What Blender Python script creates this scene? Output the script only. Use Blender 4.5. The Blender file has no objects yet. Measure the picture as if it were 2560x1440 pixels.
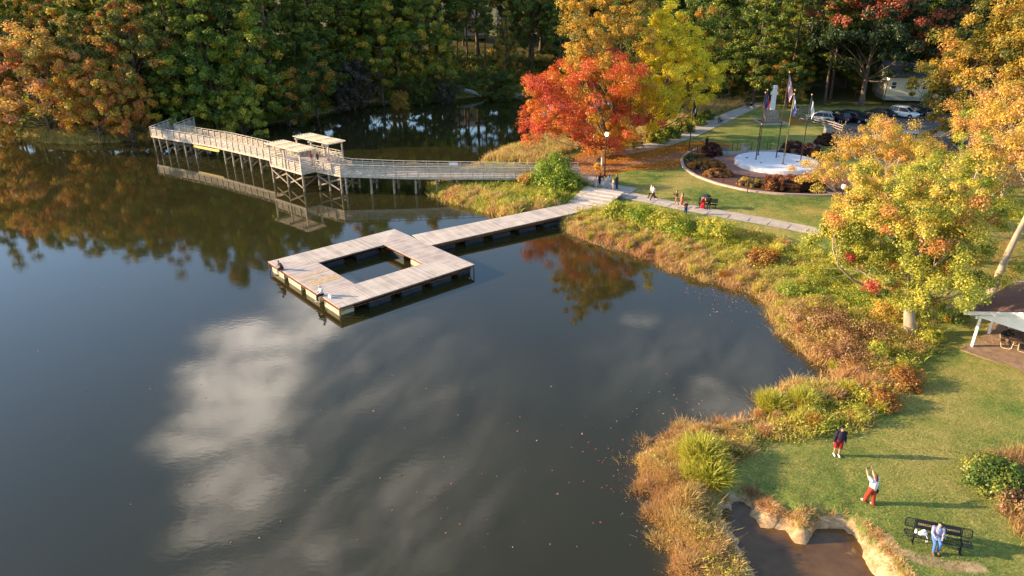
import bpy, bmesh, math, random
import numpy as np
from mathutils import Vector, Matrix
R = math.radians
random.seed(7); rng = np.random.default_rng(7)
scene = bpy.context.scene
col = scene.collection

# ------------------------------------------------------------------ camera
CAMH = 23.0; PITCH = R(24); FPX = 1707.0
cam_d = bpy.data.cameras.new('camera'); cam = bpy.data.objects.new('camera', cam_d); col.objects.link(cam)
cam.location = (0, 0, CAMH); cam.rotation_euler = (R(66), 0, 0)
cam_d.sensor_width = 36; cam_d.lens = 36 * FPX / 2560; cam_d.clip_end = 3000; cam_d.clip_start = .1
scene.camera = cam
def P(x, y, z=0.0):
    u = (x - 1280) / FPX; v = (720 - y) / FPX
    d = (u, math.cos(PITCH) + v * math.sin(PITCH), -math.sin(PITCH) + v * math.cos(PITCH))
    t = (z - CAMH) / d[2]
    return (d[0] * t, d[1] * t)

# ------------------------------------------------------------------ terrain function
shore_px = [(2235, 1480), (2170, 1400), (2140, 1350), (2112, 1327), (2075, 1322), (2045, 1328), (2018, 1352), (1990, 1345), (1965, 1318), (1930, 1322), (1903, 1315),
 (1890, 1292), (1882, 1262), (1855, 1252), (1828, 1256), (1812, 1285), (1825, 1330), (1850, 1380), (1880, 1420), (1905, 1490), (1860, 1570), (1760, 1570), (1695, 1440), (1665, 1340),
 (1655, 1290), (1622, 1240), (1600, 1190), (1594, 1150), (1640, 1112), (1700, 1088), (1790, 1067), (1870, 1052), (1905, 1020), (1922, 985), (1985, 965), (2045, 962),
 (2078, 950), (2062, 917), (2010, 885), (1970, 850), (1932, 805), (1915, 760), (1880, 735), (1820, 715), (1760, 700), (1700, 683), (1650, 657), (1590, 637),
 (1520, 622), (1460, 600), (1415, 578), (1395, 562), (1380, 548), (1290, 550), (1240, 537), (1180, 517), (1130, 505), (1090, 487), (1088, 468), (1130, 448), (1170, 428),
 (1200, 415), (1225, 396), (1265, 382), (1310, 366), (1345, 345), (1400, 322), (1500, 297), (1620, 277), (1750, 252), (1850, 240), (1910, 226),
 (1900, 213), (1750, 216), (1600, 222), (1400, 232), (1290, 237), (1200, 240), (1130, 247), (1060, 257), (1000, 260), (935, 253), (860, 263), (820, 281), (700, 304),
 (560, 322), (470, 332), (420, 340), (395, 350), (330, 348), (270, 356), (180, 357), (100, 350), (40, 338), (-100, 332), (-400, 332), (-800, 345)]
SH = np.array([P(*p) for p in shore_px] + [(-380, 110), (-380, -120), (24, -120), (17, -10)])
def inside(X, Y, poly):
    c = np.zeros(X.shape, bool); n = len(poly)
    for i in range(n):
        x1, y1 = poly[i]; x2, y2 = poly[(i + 1) % n]
        if y1 == y2: continue
        cond = ((y1 > Y) != (y2 > Y)) & (X < (x2 - x1) * (Y - y1) / (y2 - y1) + x1)
        c ^= cond
    return c
def edist(X, Y, poly, closed=True):
    d = np.full(X.shape, 1e9); n = len(poly)
    for i in range(n if closed else n - 1):
        x1, y1 = poly[i]; x2, y2 = poly[(i + 1) % n]
        dx, dy = x2 - x1, y2 - y1; L = dx * dx + dy * dy + 1e-9
        t = np.clip(((X - x1) * dx + (Y - y1) * dy) / L, 0, 1)
        d = np.minimum(d, np.hypot(X - x1 - t * dx, Y - y1 - t * dy))
    return d
def wob(X, Y):
    return .28 * np.sin(X * 1.7 + 2 * np.sin(Y * .6)) * np.sin(Y * 1.3 + 1.3 * np.sin(X * .8)) + .12 * np.sin(X * 4.1 + Y * 2.3)
def sdist(X, Y):
    w = inside(X, Y, SH); d = edist(X, Y, SH)
    nr = (1 - ss(Y, 26, 30)) * ss(X, 7, 9)
    return np.where(w, -d, d) + wob(X, Y) * .8 + nr * (.16 * np.sin(X * 5.3 + 2 * np.sin(Y * 3.1)) * np.sin(Y * 4.7 + X) + .05 * np.sin(X * 13) * np.sin(Y * 11 + 2 * X))
def ss(x, a, b):
    t = np.clip((x - a) / (b - a), 0, 1); return t * t * (3 - 2 * t)
YF_x = [-400, -100, -57, -50, -36, -23, 0, 30, 46, 62, 75, 110, 300]; YF_y = [125, 120, 113, 121, 138, 149, 161, 171, 176, 150, 136, 130, 125]
def H(X, Y):
    X = np.atleast_1d(np.asarray(X, float)); Y = np.atleast_1d(np.asarray(Y, float))
    d = sdist(X, Y)
    near = 1 - ss(Y, 27, 34)
    dp = np.maximum(d, 0)
    steep = np.exp(-((X - 15.2) / 5.5) ** 2 - ((Y - 21.5) / 5.0) ** 2)
    lam = 1.3 * (1 - steep) + .22 * steep
    land = (.75 + .15 * (1 - near)) * (1 - np.exp(-dp / lam)) + .55 * ss(d, 4, 22) * (1 - near) + .2 * near * ss(d, 2, 10)
    land += .06 * np.sin(X * .35 + 1) * np.sin(Y * .31) * ss(d, 1, 6)
    land += .5 * ss(Y, 95, 125) + .3 * steep * ss(d, .0, .35)
    yf = np.interp(X, YF_x, YF_y)
    land += 7 * ss(Y - yf, 2, 60) + .8 * ss(Y - yf, 0, 6)
    w = np.where(d < 0, np.maximum(-2.0, d * .45 - .06), 0)
    return np.where(d < 0, w, np.maximum(land, .02))
def h1(x, y): return float(H(x, y)[0])
def G(px, py, z0=1.2):
    z = z0
    for _ in range(6):
        x, y = P(px, py, z); z = .5 * z + .5 * h1(x, y)
    x, y = P(px, py, z)
    return Vector((x, y, h1(x, y)))

# ------------------------------------------------------------------ materials
MATS = {}
def nn(nt, t, **k):
    n = nt.nodes.new(t)
    for a, b in k.items(): setattr(n, a, b)
    return n
def mat(name, colr, rough=.7, var=.15, scale=3.0, bump=0.0, bscale=40.0, metal=0.0, c2=None, emit=None, estr=0, stretch=None, spec=.4, coat=0):
    if name in MATS: return MATS[name]
    m = bpy.data.materials.new(name); m.use_nodes = True; nt = m.node_tree; b = nt.nodes['Principled BSDF']
    tc = nn(nt, 'ShaderNodeTexCoord'); mp = nn(nt, 'ShaderNodeMapping'); nt.links.new(tc.outputs['Object'], mp.inputs[0])
    if stretch: mp.inputs['Scale'].default_value = stretch
    no = nn(nt, 'ShaderNodeTexNoise'); no.inputs['Scale'].default_value = scale; no.inputs['Detail'].default_value = 6; no.inputs['Roughness'].default_value = .65
    nt.links.new(mp.outputs[0], no.inputs['Vector'])
    mx = nn(nt, 'ShaderNodeMix', data_type='RGBA')
    if c2 is None: c2 = tuple(c * (1 - var * 2) for c in colr)
    mx.inputs[6].default_value = (*c2, 1); mx.inputs[7].default_value = (*[min(1, c * (1 + var)) for c in colr], 1)
    mr = nn(nt, 'ShaderNodeMapRange'); mr.inputs[1].default_value = .3; mr.inputs[2].default_value = .7
    nt.links.new(no.outputs[0], mr.inputs[0]); nt.links.new(mr.outputs[0], mx.inputs[0]); nt.links.new(mx.outputs[2], b.inputs['Base Color'])
    b.inputs['Roughness'].default_value = rough; b.inputs['Metallic'].default_value = metal; b.inputs['Specular IOR Level'].default_value = spec
    if coat: b.inputs['Coat Weight'].default_value = coat
    if bump:
        n2 = nn(nt, 'ShaderNodeTexNoise'); n2.inputs['Scale'].default_value = bscale; n2.inputs['Detail'].default_value = 4
        nt.links.new(mp.outputs[0], n2.inputs['Vector'])
        bp = nn(nt, 'ShaderNodeBump'); bp.inputs['Strength'].default_value = bump; bp.inputs['Distance'].default_value = .03
        nt.links.new(n2.outputs[0], bp.inputs['Height']); nt.links.new(bp.outputs[0], b.inputs['Normal'])
    if emit: b.inputs['Emission Color'].default_value = (*emit, 1); b.inputs['Emission Strength'].default_value = estr
    MATS[name] = m; return m
def foliage(name, stops, trans=.35, rough=.6):
    """stops: list of (pos, colour) over the per-clump tint attribute"""
    if name in MATS: return MATS[name]
    m = bpy.data.materials.new(name); m.use_nodes = True; nt = m.node_tree
    for n in list(nt.nodes): nt.nodes.remove(n)
    out = nn(nt, 'ShaderNodeOutputMaterial'); at = nn(nt, 'ShaderNodeAttribute'); at.attribute_name = 'tint'
    sp = nn(nt, 'ShaderNodeSeparateColor'); nt.links.new(at.outputs['Color'], sp.inputs[0])
    oi = nn(nt, 'ShaderNodeObjectInfo')
    ad = nn(nt, 'ShaderNodeMath', operation='MULTIPLY_ADD'); ad.inputs[1].default_value = .22; ad.inputs[2].default_value = -.11
    nt.links.new(oi.outputs['Random'], ad.inputs[0])
    a2 = nn(nt, 'ShaderNodeMath', operation='ADD'); nt.links.new(ad.outputs[0], a2.inputs[0]); nt.links.new(sp.outputs[0], a2.inputs[1])
    rp = nn(nt, 'ShaderNodeValToRGB'); cr = rp.color_ramp
    while len(cr.elements) < len(stops): cr.elements.new(.5)
    for e, (p, c) in zip(cr.elements, stops): e.position = p; e.color = (*c, 1)
    nt.links.new(a2.outputs[0], rp.inputs[0])
    hs = nn(nt, 'ShaderNodeHueSaturation'); nt.links.new(rp.outputs[0], hs.inputs['Color'])
    vv = nn(nt, 'ShaderNodeMapRange'); vv.inputs[3].default_value = .65; vv.inputs[4].default_value = 1.35
    nt.links.new(sp.outputs[1], vv.inputs[0]); nt.links.new(vv.outputs[0], hs.inputs['Value'])
    d = nn(nt, 'ShaderNodeBsdfDiffuse'); t = nn(nt, 'ShaderNodeBsdfTranslucent'); g = nn(nt, 'ShaderNodeBsdfGlossy'); g.inputs['Roughness'].default_value = .45
    nt.links.new(hs.outputs[0], d.inputs[0]); nt.links.new(hs.outputs[0], t.inputs[0])
    g.inputs[0].default_value = (.9, .9, .9, 1)
    m1 = nn(nt, 'ShaderNodeMixShader'); m1.inputs[0].default_value = trans; nt.links.new(d.outputs[0], m1.inputs[1]); nt.links.new(t.outputs[0], m1.inputs[2])
    m2 = nn(nt, 'ShaderNodeMixShader'); m2.inputs[0].default_value = .03; nt.links.new(m1.outputs[0], m2.inputs[1]); nt.links.new(g.outputs[0], m2.inputs[2])
    nt.links.new(m2.outputs[0], out.inputs[0]); MATS[name] = m; return m

# ------------------------------------------------------------------ tagging and mesh helpers
def tag(o, label=None, cat=None, group=None, kind=None):
    if label: o['label'] = label
    if cat: o['category'] = cat
    if group: o['group'] = group
    if kind: o['kind'] = kind
    return o
def empty(name, loc, rz=0.0, label=None, cat=None, group=None):
    o = bpy.data.objects.new(name, None); col.objects.link(o); o.location = loc; o.rotation_euler = (0, 0, rz); o.empty_display_size = .2
    return tag(o, label, cat, group)
def copy_tree(o, loc=None, rz=None, scale=None, parent=None):
    c = o.copy(); col.objects.link(c)
    if parent: c.parent = parent
    if loc is not None: c.location = loc
    if rz is not None: c.rotation_euler = (0, 0, rz)
    if scale is not None: c.scale = scale
    for ch in list(KIDS.get(o, [])):
        KIDS.setdefault(c, []).append(copy_tree(ch, parent=c))
    return c
KIDS = {}
def link(me, name, m, parent=None, smooth=False):
    o = bpy.data.objects.new(name, me); col.objects.link(o)
    if m is not None:
        for q in (m if isinstance(m, (list, tuple)) else [m]): me.materials.append(q)
    if parent is not None: o.parent = parent; KIDS.setdefault(parent, []).append(o)
    if smooth: me.shade_smooth()
    return o
def np_mesh(name, V, F, tint=None):
    """V (n,3), F (m,k) all faces k-gons"""
    me = bpy.data.meshes.new(name); V = np.asarray(V, np.float32); F = np.asarray(F, np.int32)
    me.vertices.add(len(V)); me.vertices.foreach_set('co', V.ravel())
    me.loops.add(F.size); me.loops.foreach_set('vertex_index', F.ravel())
    me.polygons.add(len(F)); me.polygons.foreach_set('loop_start', np.arange(0, F.size, F.shape[1], dtype=np.int32))
    me.update(calc_edges=True)
    if tint is not None:
        a = me.color_attributes.new('tint', 'FLOAT_COLOR', 'POINT'); T = np.ones((len(V), 4), np.float32); T[:, :tint.shape[1]] = tint
        a.data.foreach_set('color', T.ravel())
    return me
class MB:
    def __init__(s): s.v = []; s.f = []; s.mi = []
    def add(s, vs, fs, mi=0):
        k = len(s.v); s.v += [tuple(v) for v in vs]; s.f += [tuple(i + k for i in f) for f in fs]; s.mi += [mi] * len(fs); return s
    def box(s, c, size, rz=0.0, mi=0, M=None):
        x, y, z = [q / 2 for q in size]
        vs = [Vector((a * x, b * y, d * z)) for d in (-1, 1) for a, b in ((-1, -1), (1, -1), (1, 1), (-1, 1))]
        if M is None: M = Matrix.Rotation(rz, 3, 'Z')
        c = Vector(c)
        return s.add([M @ v + c for v in vs], [(3, 2, 1, 0), (4, 5, 6, 7), (0, 1, 5, 4), (1, 2, 6, 5), (2, 3, 7, 6), (3, 0, 4, 7)], mi)
    def bar(s, a, b, w, h, mi=0, up=(0, 0, 1)):
        a = Vector(a); b = Vector(b); d = b - a; L = d.length
        if L < 1e-5: return s
        d /= L; u = Vector(up)
        if abs(d.dot(u)) > .98: u = Vector((1, 0, 0))
        sd = d.cross(u).normalized(); up2 = sd.cross(d)
        M = Matrix((sd, d, up2)).transposed()
        return s.box((a + b) / 2, (w, L, h), mi=mi, M=M)
    def tube(s, pts, rads, n=8, mi=0, cap=True):
        pts = [Vector(p) for p in pts]; k0 = len(s.v); prev = None
        for i, p in enumerate(pts):
            d = (pts[min(i + 1, len(pts) - 1)] - pts[max(i - 1, 0)]).normalized()
            if prev is None: prev = d.orthogonal().normalized()
            e1 = (prev - d * prev.dot(d)).normalized(); e2 = d.cross(e1); prev = e1
            for j in range(n):
                a = 2 * math.pi * j / n; s.v.append(tuple(p + (e1 * math.cos(a) + e2 * math.sin(a)) * rads[i]))
        for i in range(len(pts) - 1):
            for j in range(n):
                s.f.append((k0 + i * n + j, k0 + i * n + (j + 1) % n, k0 + (i + 1) * n + (j + 1) % n, k0 + (i + 1) * n + j)); s.mi.append(mi)
        if cap:
            s.f.append(tuple(k0 + n - 1 - j for j in range(n))); s.f.append(tuple(k0 + (len(pts) - 1) * n + j for j in range(n))); s.mi += [mi, mi]
        return s
    def cyl(s, c, r, h, n=16, mi=0, r2=None):
        c = Vector(c); return s.tube([c, c + Vector((0, 0, h))], [r, r if r2 is None else r2], n, mi)
    def lathe(s, c, prof, n=16, mi=0):
        k0 = len(s.v)
        for r, z in prof:
            for j in range(n):
                a = 2 * math.pi * j / n; s.v.append((c[0] + r * math.cos(a), c[1] + r * math.sin(a), c[2] + z))
        for i in range(len(prof) - 1):
            for j in range(n):
                s.f.append((k0 + i * n + j, k0 + i * n + (j + 1) % n, k0 + (i + 1) * n + (j + 1) % n, k0 + (i + 1) * n + j)); s.mi.append(mi)
        s.f.append(tuple(k0 + n - 1 - j for j in range(n))); s.mi.append(mi)
        s.f.append(tuple(k0 + (len(prof) - 1) * n + j for j in range(n))); s.mi.append(mi)
        return s
    def prism(s, poly, z0, z1, mi=0):
        n = len(poly); b = [(p[0], p[1], z0) for p in poly]; t = [(p[0], p[1], z1) for p in poly]
        return s.add(b + t, [tuple(range(n))[::-1], tuple(range(n, 2 * n))] + [(i, (i + 1) % n, n + (i + 1) % n, n + i) for i in range(n)], mi)
    def build(s, name, m, parent=None, bevel=0, smooth=False):
        me = bpy.data.meshes.new(name); me.from_pydata(s.v, [], s.f); 
        ms = m if isinstance(m, (list, tuple)) else [m]
        for q in ms: me.materials.append(q)
        if len(ms) > 1: me.polygons.foreach_set('material_index', np.array(s.mi, np.int32))
        bm = bmesh.new(); bm.from_mesh(me); bmesh.ops.recalc_face_normals(bm, faces=bm.faces)
        if bevel: bmesh.ops.bevel(bm, geom=list(bm.edges), offset=bevel, segments=2, affect='EDGES', profile=.5, clamp_overlap=True)
        bm.to_mesh(me); bm.free()
        if smooth: me.shade_smooth()
        o = bpy.data.objects.new(name, me); col.objects.link(o)
        if parent is not None: o.parent = parent; KIDS.setdefault(parent, []).append(o)
        return o
def blob(name, segs, voxel, m, parent, balls=()):
    """one continuous skin over tapered rounded limbs: voxel-remeshed union"""
    bm = bmesh.new()
    for c, r in balls:
        rr = r if isinstance(r, (tuple, list)) else (r, r, r)
        bmesh.ops.create_icosphere(bm, subdivisions=2, radius=1, matrix=Matrix.Translation(Vector(c)) @ Matrix.Diagonal((*rr, 1)))
    for a, ra, b, rb in segs:
        a = Vector(a); b = Vector(b); d = b - a
        for c, r in ((a, ra), (b, rb)): bmesh.ops.create_icosphere(bm, subdivisions=2, radius=r, matrix=Matrix.Translation(c))
        if d.length > 1e-4:
            q = d.to_track_quat('Z', 'Y').to_matrix().to_4x4()
            bmesh.ops.create_cone(bm, cap_ends=True, segments=12, radius1=ra, radius2=rb, depth=d.length, matrix=Matrix.Translation((a + b) / 2) @ q)
    me = bpy.data.meshes.new(name); bm.to_mesh(me); bm.free()
    o = bpy.data.objects.new(name, me); col.objects.link(o)
    md = o.modifiers.new('r', 'REMESH'); md.mode = 'VOXEL'; md.voxel_size = voxel; md.use_smooth_shade = True
    sm = o.modifiers.new('s', 'SMOOTH'); sm.iterations = 2; sm.factor = .5
    dg = bpy.context.evaluated_depsgraph_get(); dg.update()
    me2 = bpy.data.meshes.new_from_object(o.evaluated_get(dg)); o.modifiers.clear(); o.data = me2; me2.name = name
    me2.materials.clear(); me2.materials.append(m); me2.shade_smooth()
    o.parent = parent; KIDS.setdefault(parent, []).append(o)
    return o
# ------------------------------------------------------------------ world, sun
SUN_EL = R(16.5); SUN_AZ = R(176)      # direction TO the sun, measured from +X: over the lake, slightly behind the trees
sd = Vector((math.cos(SUN_EL) * math.cos(SUN_AZ), math.cos(SUN_EL) * math.sin(SUN_AZ), math.sin(SUN_EL)))
sl = bpy.data.lights.new('sun', 'SUN'); sl.energy = 4.6; sl.angle = R(.6); sl.color = (1, .74, .46)
so = bpy.data.objects.new('sun', sl); col.objects.link(so); so.rotation_euler = sd.to_track_quat('Z', 'Y').to_euler()
w = bpy.data.worlds.new('World'); scene.world = w; w.use_nodes = True; nt = w.node_tree
bg = nt.nodes['Background']
sky = nn(nt, 'ShaderNodeTexSky'); sky.sky_type = 'NISHITA'; sky.sun_disc = False; sky.sun_elevation = SUN_EL
sky.sun_rotation = R(90) - SUN_AZ; sky.altitude = 100; sky.air_density = 1.0; sky.dust_density = .6; sky.ozone_density = 2.2
tc = nn(nt, 'ShaderNodeTexCoord'); sx = nn(nt, 'ShaderNodeSeparateXYZ'); nt.links.new(tc.outputs['Generated'], sx.inputs[0])
mz = nn(nt, 'ShaderNodeMath', operation='MAXIMUM'); mz.inputs[1].default_value = .05; nt.links.new(sx.outputs[2], mz.inputs[0])
def math_(op, a, b=None, clamp=False):
    n = nn(nt, 'ShaderNodeMath', operation=op); n.use_clamp = clamp
    for i, q in enumerate((a, b)):
        if q is None: continue
        if isinstance(q, (int, float)): n.inputs[i].default_value = q
        else: nt.links.new(q, n.inputs[i])
    return n.outputs[0]
qx = math_('DIVIDE', sx.outputs[0], mz.outputs[0]); qy = math_('DIVIDE', sx.outputs[1], mz.outputs[0])
cq = nn(nt, 'ShaderNodeCombineXYZ'); nt.links.new(qx, cq.inputs[0]); nt.links.new(qy, cq.inputs[1])
def cloud_noise(scale, detail, rough, rz, sc, off):
    mp = nn(nt, 'ShaderNodeMapping'); mp.inputs['Rotation'].default_value = (0, 0, R(rz)); mp.inputs['Scale'].default_value = sc; mp.inputs['Location'].default_value = off
    nt.links.new(cq.outputs[0], mp.inputs[0]); n = nn(nt, 'ShaderNodeTexNoise'); n.inputs['Scale'].default_value = scale; n.inputs['Detail'].default_value = detail
    n.inputs['Roughness'].default_value = rough; n.inputs['Distortion'].default_value = .4; nt.links.new(mp.outputs[0], n.inputs[0]); return n.outputs[0]
N1 = cloud_noise(4.0, 9, .62, 25, (1, 1.2, 1), (3, 1, 0)); N2 = cloud_noise(1.3, 5, .55, 20, (1, 1.2, 1), (0, 5, 0))
def cell(cx, cy, rx, ry, rz, amp, skew=0.0):
    """a cloud bank on the cloud deck: centre and radii in units of the deck's height"""
    mp = nn(nt, 'ShaderNodeMapping', vector_type='TEXTURE'); mp.inputs['Location'].default_value = (cx, cy, 0); mp.inputs['Rotation'].default_value = (0, 0, R(rz)); mp.inputs['Scale'].default_value = (rx, ry, 1)
    nt.links.new(cq.outputs[0], mp.inputs[0]); ln = nn(nt, 'ShaderNodeVectorMath', operation='LENGTH'); nt.links.new(mp.outputs[0], ln.inputs[0])
    mr = nn(nt, 'ShaderNodeMapRange', interpolation_type='SMOOTHSTEP'); mr.inputs[1].default_value = 1.3; mr.inputs[2].default_value = .3; mr.inputs[3].default_value = 0; mr.inputs[4].default_value = amp
    nt.links.new(ln.outputs['Value'], mr.inputs[0]); return mr.outputs[0]
K = 23.0
cells = [(-15.5, 50.0, 6.5, 5.5, 20, .95), (-16.5, 44, 7.5, 6.5, 20, 1.1), (-17.0, 38, 6.8, 6.5, 10, 1.1), (-16, 32.5, 5.2, 5.5, 0, 1.05), (-13.4, 28, 4.4, 4.6, 0, 1.05), (-13.6, 24.3, 3.6, 2.4, 20, .9), (-10.5, 22.3, 6.0, 2.4, 25, .9),
 (-6.5, 24.5, 6.0, 1.5, 55, .66), (-3.4, 23.2, 4.4, 1.3, 55, .62), (12, 34.5, 4.4, 6.0, 10, .66), (9.5, 45.5, 3.6, 2.2, 35, .62), (10.5, 28.8, 3, 3.4, 0, .5), (20, 62, 10, 4, 10, .4)]
acc = None
for c in cells:
    o_ = cell(c[0] / K, c[1] / K, c[2] / K, c[3] / K, c[4], c[5]); acc = o_ if acc is None else math_('MAXIMUM', acc, o_)
thick = math_('MULTIPLY', N2, 1.0)
dens = math_('ADD', math_('MULTIPLY', acc, 1.05), math_('MULTIPLY', math_('SUBTRACT', N1, .5), 1.9))
dens = math_('ADD', dens, math_('MULTIPLY', math_('SUBTRACT', N2, .5), 1.0))
dm = nn(nt, 'ShaderNodeMapRange', interpolation_type='SMOOTHSTEP'); dm.inputs[1].default_value = .36; dm.inputs[2].default_value = 1.5; nt.links.new(dens, dm.inputs[0])
mp3 = nn(nt, 'ShaderNodeMapping', vector_type='TEXTURE'); mp3.inputs['Rotation'].default_value = (0, 0, R(60)); mp3.inputs['Scale'].default_value = (1, .34, 1); nt.links.new(cq.outputs[0], mp3.inputs[0])
n3_ = nn(nt, 'ShaderNodeTexNoise'); n3_.inputs['Scale'].default_value = 3.4; n3_.inputs['Detail'].default_value = 9; n3_.inputs['Roughness'].default_value = .62; n3_.inputs['Distortion'].default_value = .5; nt.links.new(mp3.outputs[0], n3_.inputs[0]); N3 = n3_.outputs[0]
veil = math_('MULTIPLY', math_('MAXIMUM', cell(-9.5 / K, 35 / K, 11 / K, 16 / K, 20, .62), math_('MAXIMUM', cell(-6.5 / K, 24.5 / K, 9 / K, 6 / K, 40, .85), cell(12 / K, 37 / K, 8 / K, 10 / K, 0, .42))), math_('MULTIPLY', math_('SUBTRACT', N3, .34), 2.2, True), True)
cm = math_('MULTIPLY', math_('MAXIMUM', dm.outputs[0], veil), math_('GREATER_THAN', sx.outputs[2], 0.0))
cloudcol = nn(nt, 'ShaderNodeMix', data_type='RGBA'); cloudcol.inputs[6].default_value = (6.2, 5.8, 5.4, 1); cloudcol.inputs[7].default_value = (16, 14.2, 12.8, 1)
nt.links.new(math_('POWER', cm, 1.3), cloudcol.inputs[0])
skm = nn(nt, 'ShaderNodeMix', data_type='RGBA'); nt.links.new(cm, skm.inputs[0]); nt.links.new(sky.outputs[0], skm.inputs[6]); nt.links.new(cloudcol.outputs[2], skm.inputs[7])
nt.links.new(skm.outputs[2], bg.inputs[0]); bg.inputs[1].default_value = .15
scene.view_settings.view_transform = 'Standard'; scene.view_settings.look = 'None'; scene.view_settings.exposure = 1.3; scene.view_settings.gamma = 1

# ------------------------------------------------------------------ ground
def axis(stops):
    out = []
    for a, b, st in stops: out += list(np.arange(a, b, st))
    return np.array(sorted(set(np.round(out + [stops[-1][1]], 3))))
gx = axis([(-420, -120, 15), (-120, -60, 2.0), (-60, 6, .9), (6, 38, .3), (38, 70, .8), (70, 120, 2), (120, 420, 15)])
gy = axis([(-130, 10, 10), (10, 16, .6), (16, 62, .33), (62, 100, .55), (100, 140, .9), (140, 200, 1.6), (200, 300, 6), (300, 900, 60)])
XX, YY = np.meshgrid(gx, gy); ZZ = H(XX.ravel(), YY.ravel()).reshape(XX.shape)
# undercut, ragged edge of the cut bank
nx, ny = len(gx), len(gy)
idx = np.arange(nx * ny).reshape(ny, nx)
F = np.stack([idx[:-1, :-1], idx[:-1, 1:], idx[1:, 1:], idx[1:, :-1]], -1).reshape(-1, 4)
V = np.stack([XX, YY, ZZ], -1).reshape(-1, 3)
def poly_px(pts, z=1.2): return np.array([tuple(G(x, y, z))[:2] for x, y in pts])
def zone(poly, X, Y, soft):
    i = inside(X, Y, poly); d = edist(X, Y, poly); return np.where(i, ss(d, -soft, soft), 1 - ss(d, -soft, soft)) * np.where(i, 1, d < soft)
LIT = [poly_px([(1425, 395), (1500, 362), (1620, 372), (1760, 352), (1840, 362), (1720, 396), (1690, 424), (1560, 428), (1500, 448), (1440, 425)]),
       poly_px([(2440, 600), (2560, 560), (2620, 760), (2440, 740)]), poly_px([(1940, 290), (2090, 285), (2000, 320), (1850, 305)])]
W1px = [(1395, 555), (1487, 524), (1560, 515), (1650, 528), (1720, 552), (1820, 568), (1900, 592), (2010, 622), (2090, 645), (2200, 700), (2300, 770), (2340, 830), (2325, 870), (2290, 905), (2240, 975),
        (2170, 1065), (2110, 1092), (2030, 1095), (1900, 1110), (1815, 1160), (1775, 1245), (1785, 1310), (1825, 1390), (1870, 1500), (1700, 1560), (1640, 1440), (1560, 1200), (1560, 1080), (1860, 1000), (1880, 940), (2040, 935), (1850, 780), (1700, 700), (1400, 600)]
W2px = [(1100, 440), (1330, 425), (1436, 440), (1490, 474), (1432, 508), (1340, 532), (1250, 550), (1060, 500)]
W3px = [(1190, 412), (1330, 412), (1420, 412), (1400, 390), (1450, 372), (1560, 358), (1690, 318), (1850, 268), (1860, 250), (1740, 250), (1400, 325), (1310, 360)]
WILD = [poly_px(p, .8) for p in (W1px, W2px, W3px)]
Xr, Yr = XX.ravel(), YY.ravel(); D = sdist(Xr, Yr)
lit = np.zeros(len(Xr)); wild = np.zeros(len(Xr))
for p, k_ in zip(LIT, (1, .5, .6)): lit = np.maximum(lit, k_ * zone(p, Xr, Yr, 1.6))
for p in WILD: wild = np.maximum(wild, zone(p, Xr, Yr, .8))
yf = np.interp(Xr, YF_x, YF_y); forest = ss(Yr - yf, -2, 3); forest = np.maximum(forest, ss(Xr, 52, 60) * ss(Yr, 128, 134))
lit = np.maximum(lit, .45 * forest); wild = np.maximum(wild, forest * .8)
dirt = np.zeros(len(Xr))
TR = [poly_px([(2215, 1345), (2240, 1375), (2300, 1398), (2370, 1412), (2450, 1420)]), ]
dirt = np.maximum(dirt, 1 - ss(edist(Xr, Yr, TR[0], False), .12, .55))
near = 1 - ss(Yr, 27, 30)
dirt = np.maximum(dirt, near * (1 - ss(D, .18, .62)) * ss(Xr, 8.5, 10) * .95)
dirt = np.maximum(dirt, near * (1 - ss(np.hypot(Xr - 11.4, Yr - 24.6), .6, 1.6)))
dirt = np.maximum(dirt, (D < .0) * 1.0)
T = np.stack([lit, dirt, wild], -1)
me = np_mesh('ground', V, F, T.astype(np.float32)); me.shade_smooth()
gm = bpy.data.materials.new('grass_ground'); gm.use_nodes = True; nt = gm.node_tree; b = nt.nodes['Principled BSDF']; b.inputs['Roughness'].default_value = .9; b.inputs['Specular IOR Level'].default_value = .15
geo = nn(nt, 'ShaderNodeNewGeometry'); at = nn(nt, 'ShaderNodeAttribute'); at.attribute_name = 'tint'; sp = nn(nt, 'ShaderNodeSeparateColor'); nt.links.new(at.outputs[0], sp.inputs[0])
def gnoise(scale, detail=6, rough=.65, st=(1, 1, 1)):
    mp = nn(nt, 'ShaderNodeMapping'); mp.inputs['Scale'].default_value = st; nt.links.new(geo.outputs['Position'], mp.inputs[0])
    n = nn(nt, 'ShaderNodeTexNoise'); n.inputs['Scale'].default_value = scale; n.inputs['Detail'].default_value = detail; n.inputs['Roughness'].default_value = rough; nt.links.new(mp.outputs[0], n.inputs[0]); return n.outputs[0]
def ramp(f, stops):
    r = nn(nt, 'ShaderNodeValToRGB'); cr = r.color_ramp
    while len(cr.elements) < len(stops): cr.elements.new(.5)
    for e, (p, c) in zip(cr.elements, stops): e.position = p; e.color = (*c, 1)
    nt.links.new(f, r.inputs[0]); return r.outputs[0]
def mixc(f, a, b_):
    m = nn(nt, 'ShaderNodeMix', data_type='RGBA')
    if isinstance(f, float): m.inputs[0].default_value = f
    else: nt.links.new(f, m.inputs[0])
    nt.links.new(a, m.inputs[6]); nt.links.new(b_, m.inputs[7]); return m.outputs[2]
big = gnoise(.16, 5, .6); mid = gnoise(1.1, 8, .75); fine = gnoise(9, 5, .85, (1, 1, 1))
s1 = math_('ADD', math_('MULTIPLY', big, .62), math_('MULTIPLY', mid, .38))
grass = ramp(s1, [(.38, (.08, .16, .035)), (.45, (.165, .225, .05)), (.52, (.28, .28, .07)), (.60, (.42, .34, .11))])
gdark = ramp(fine, [(.38, (.35, .4, .3)), (.56, (1.25, 1.2, 1.1)), (.72, (2.0, 1.75, 1.3))])
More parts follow.
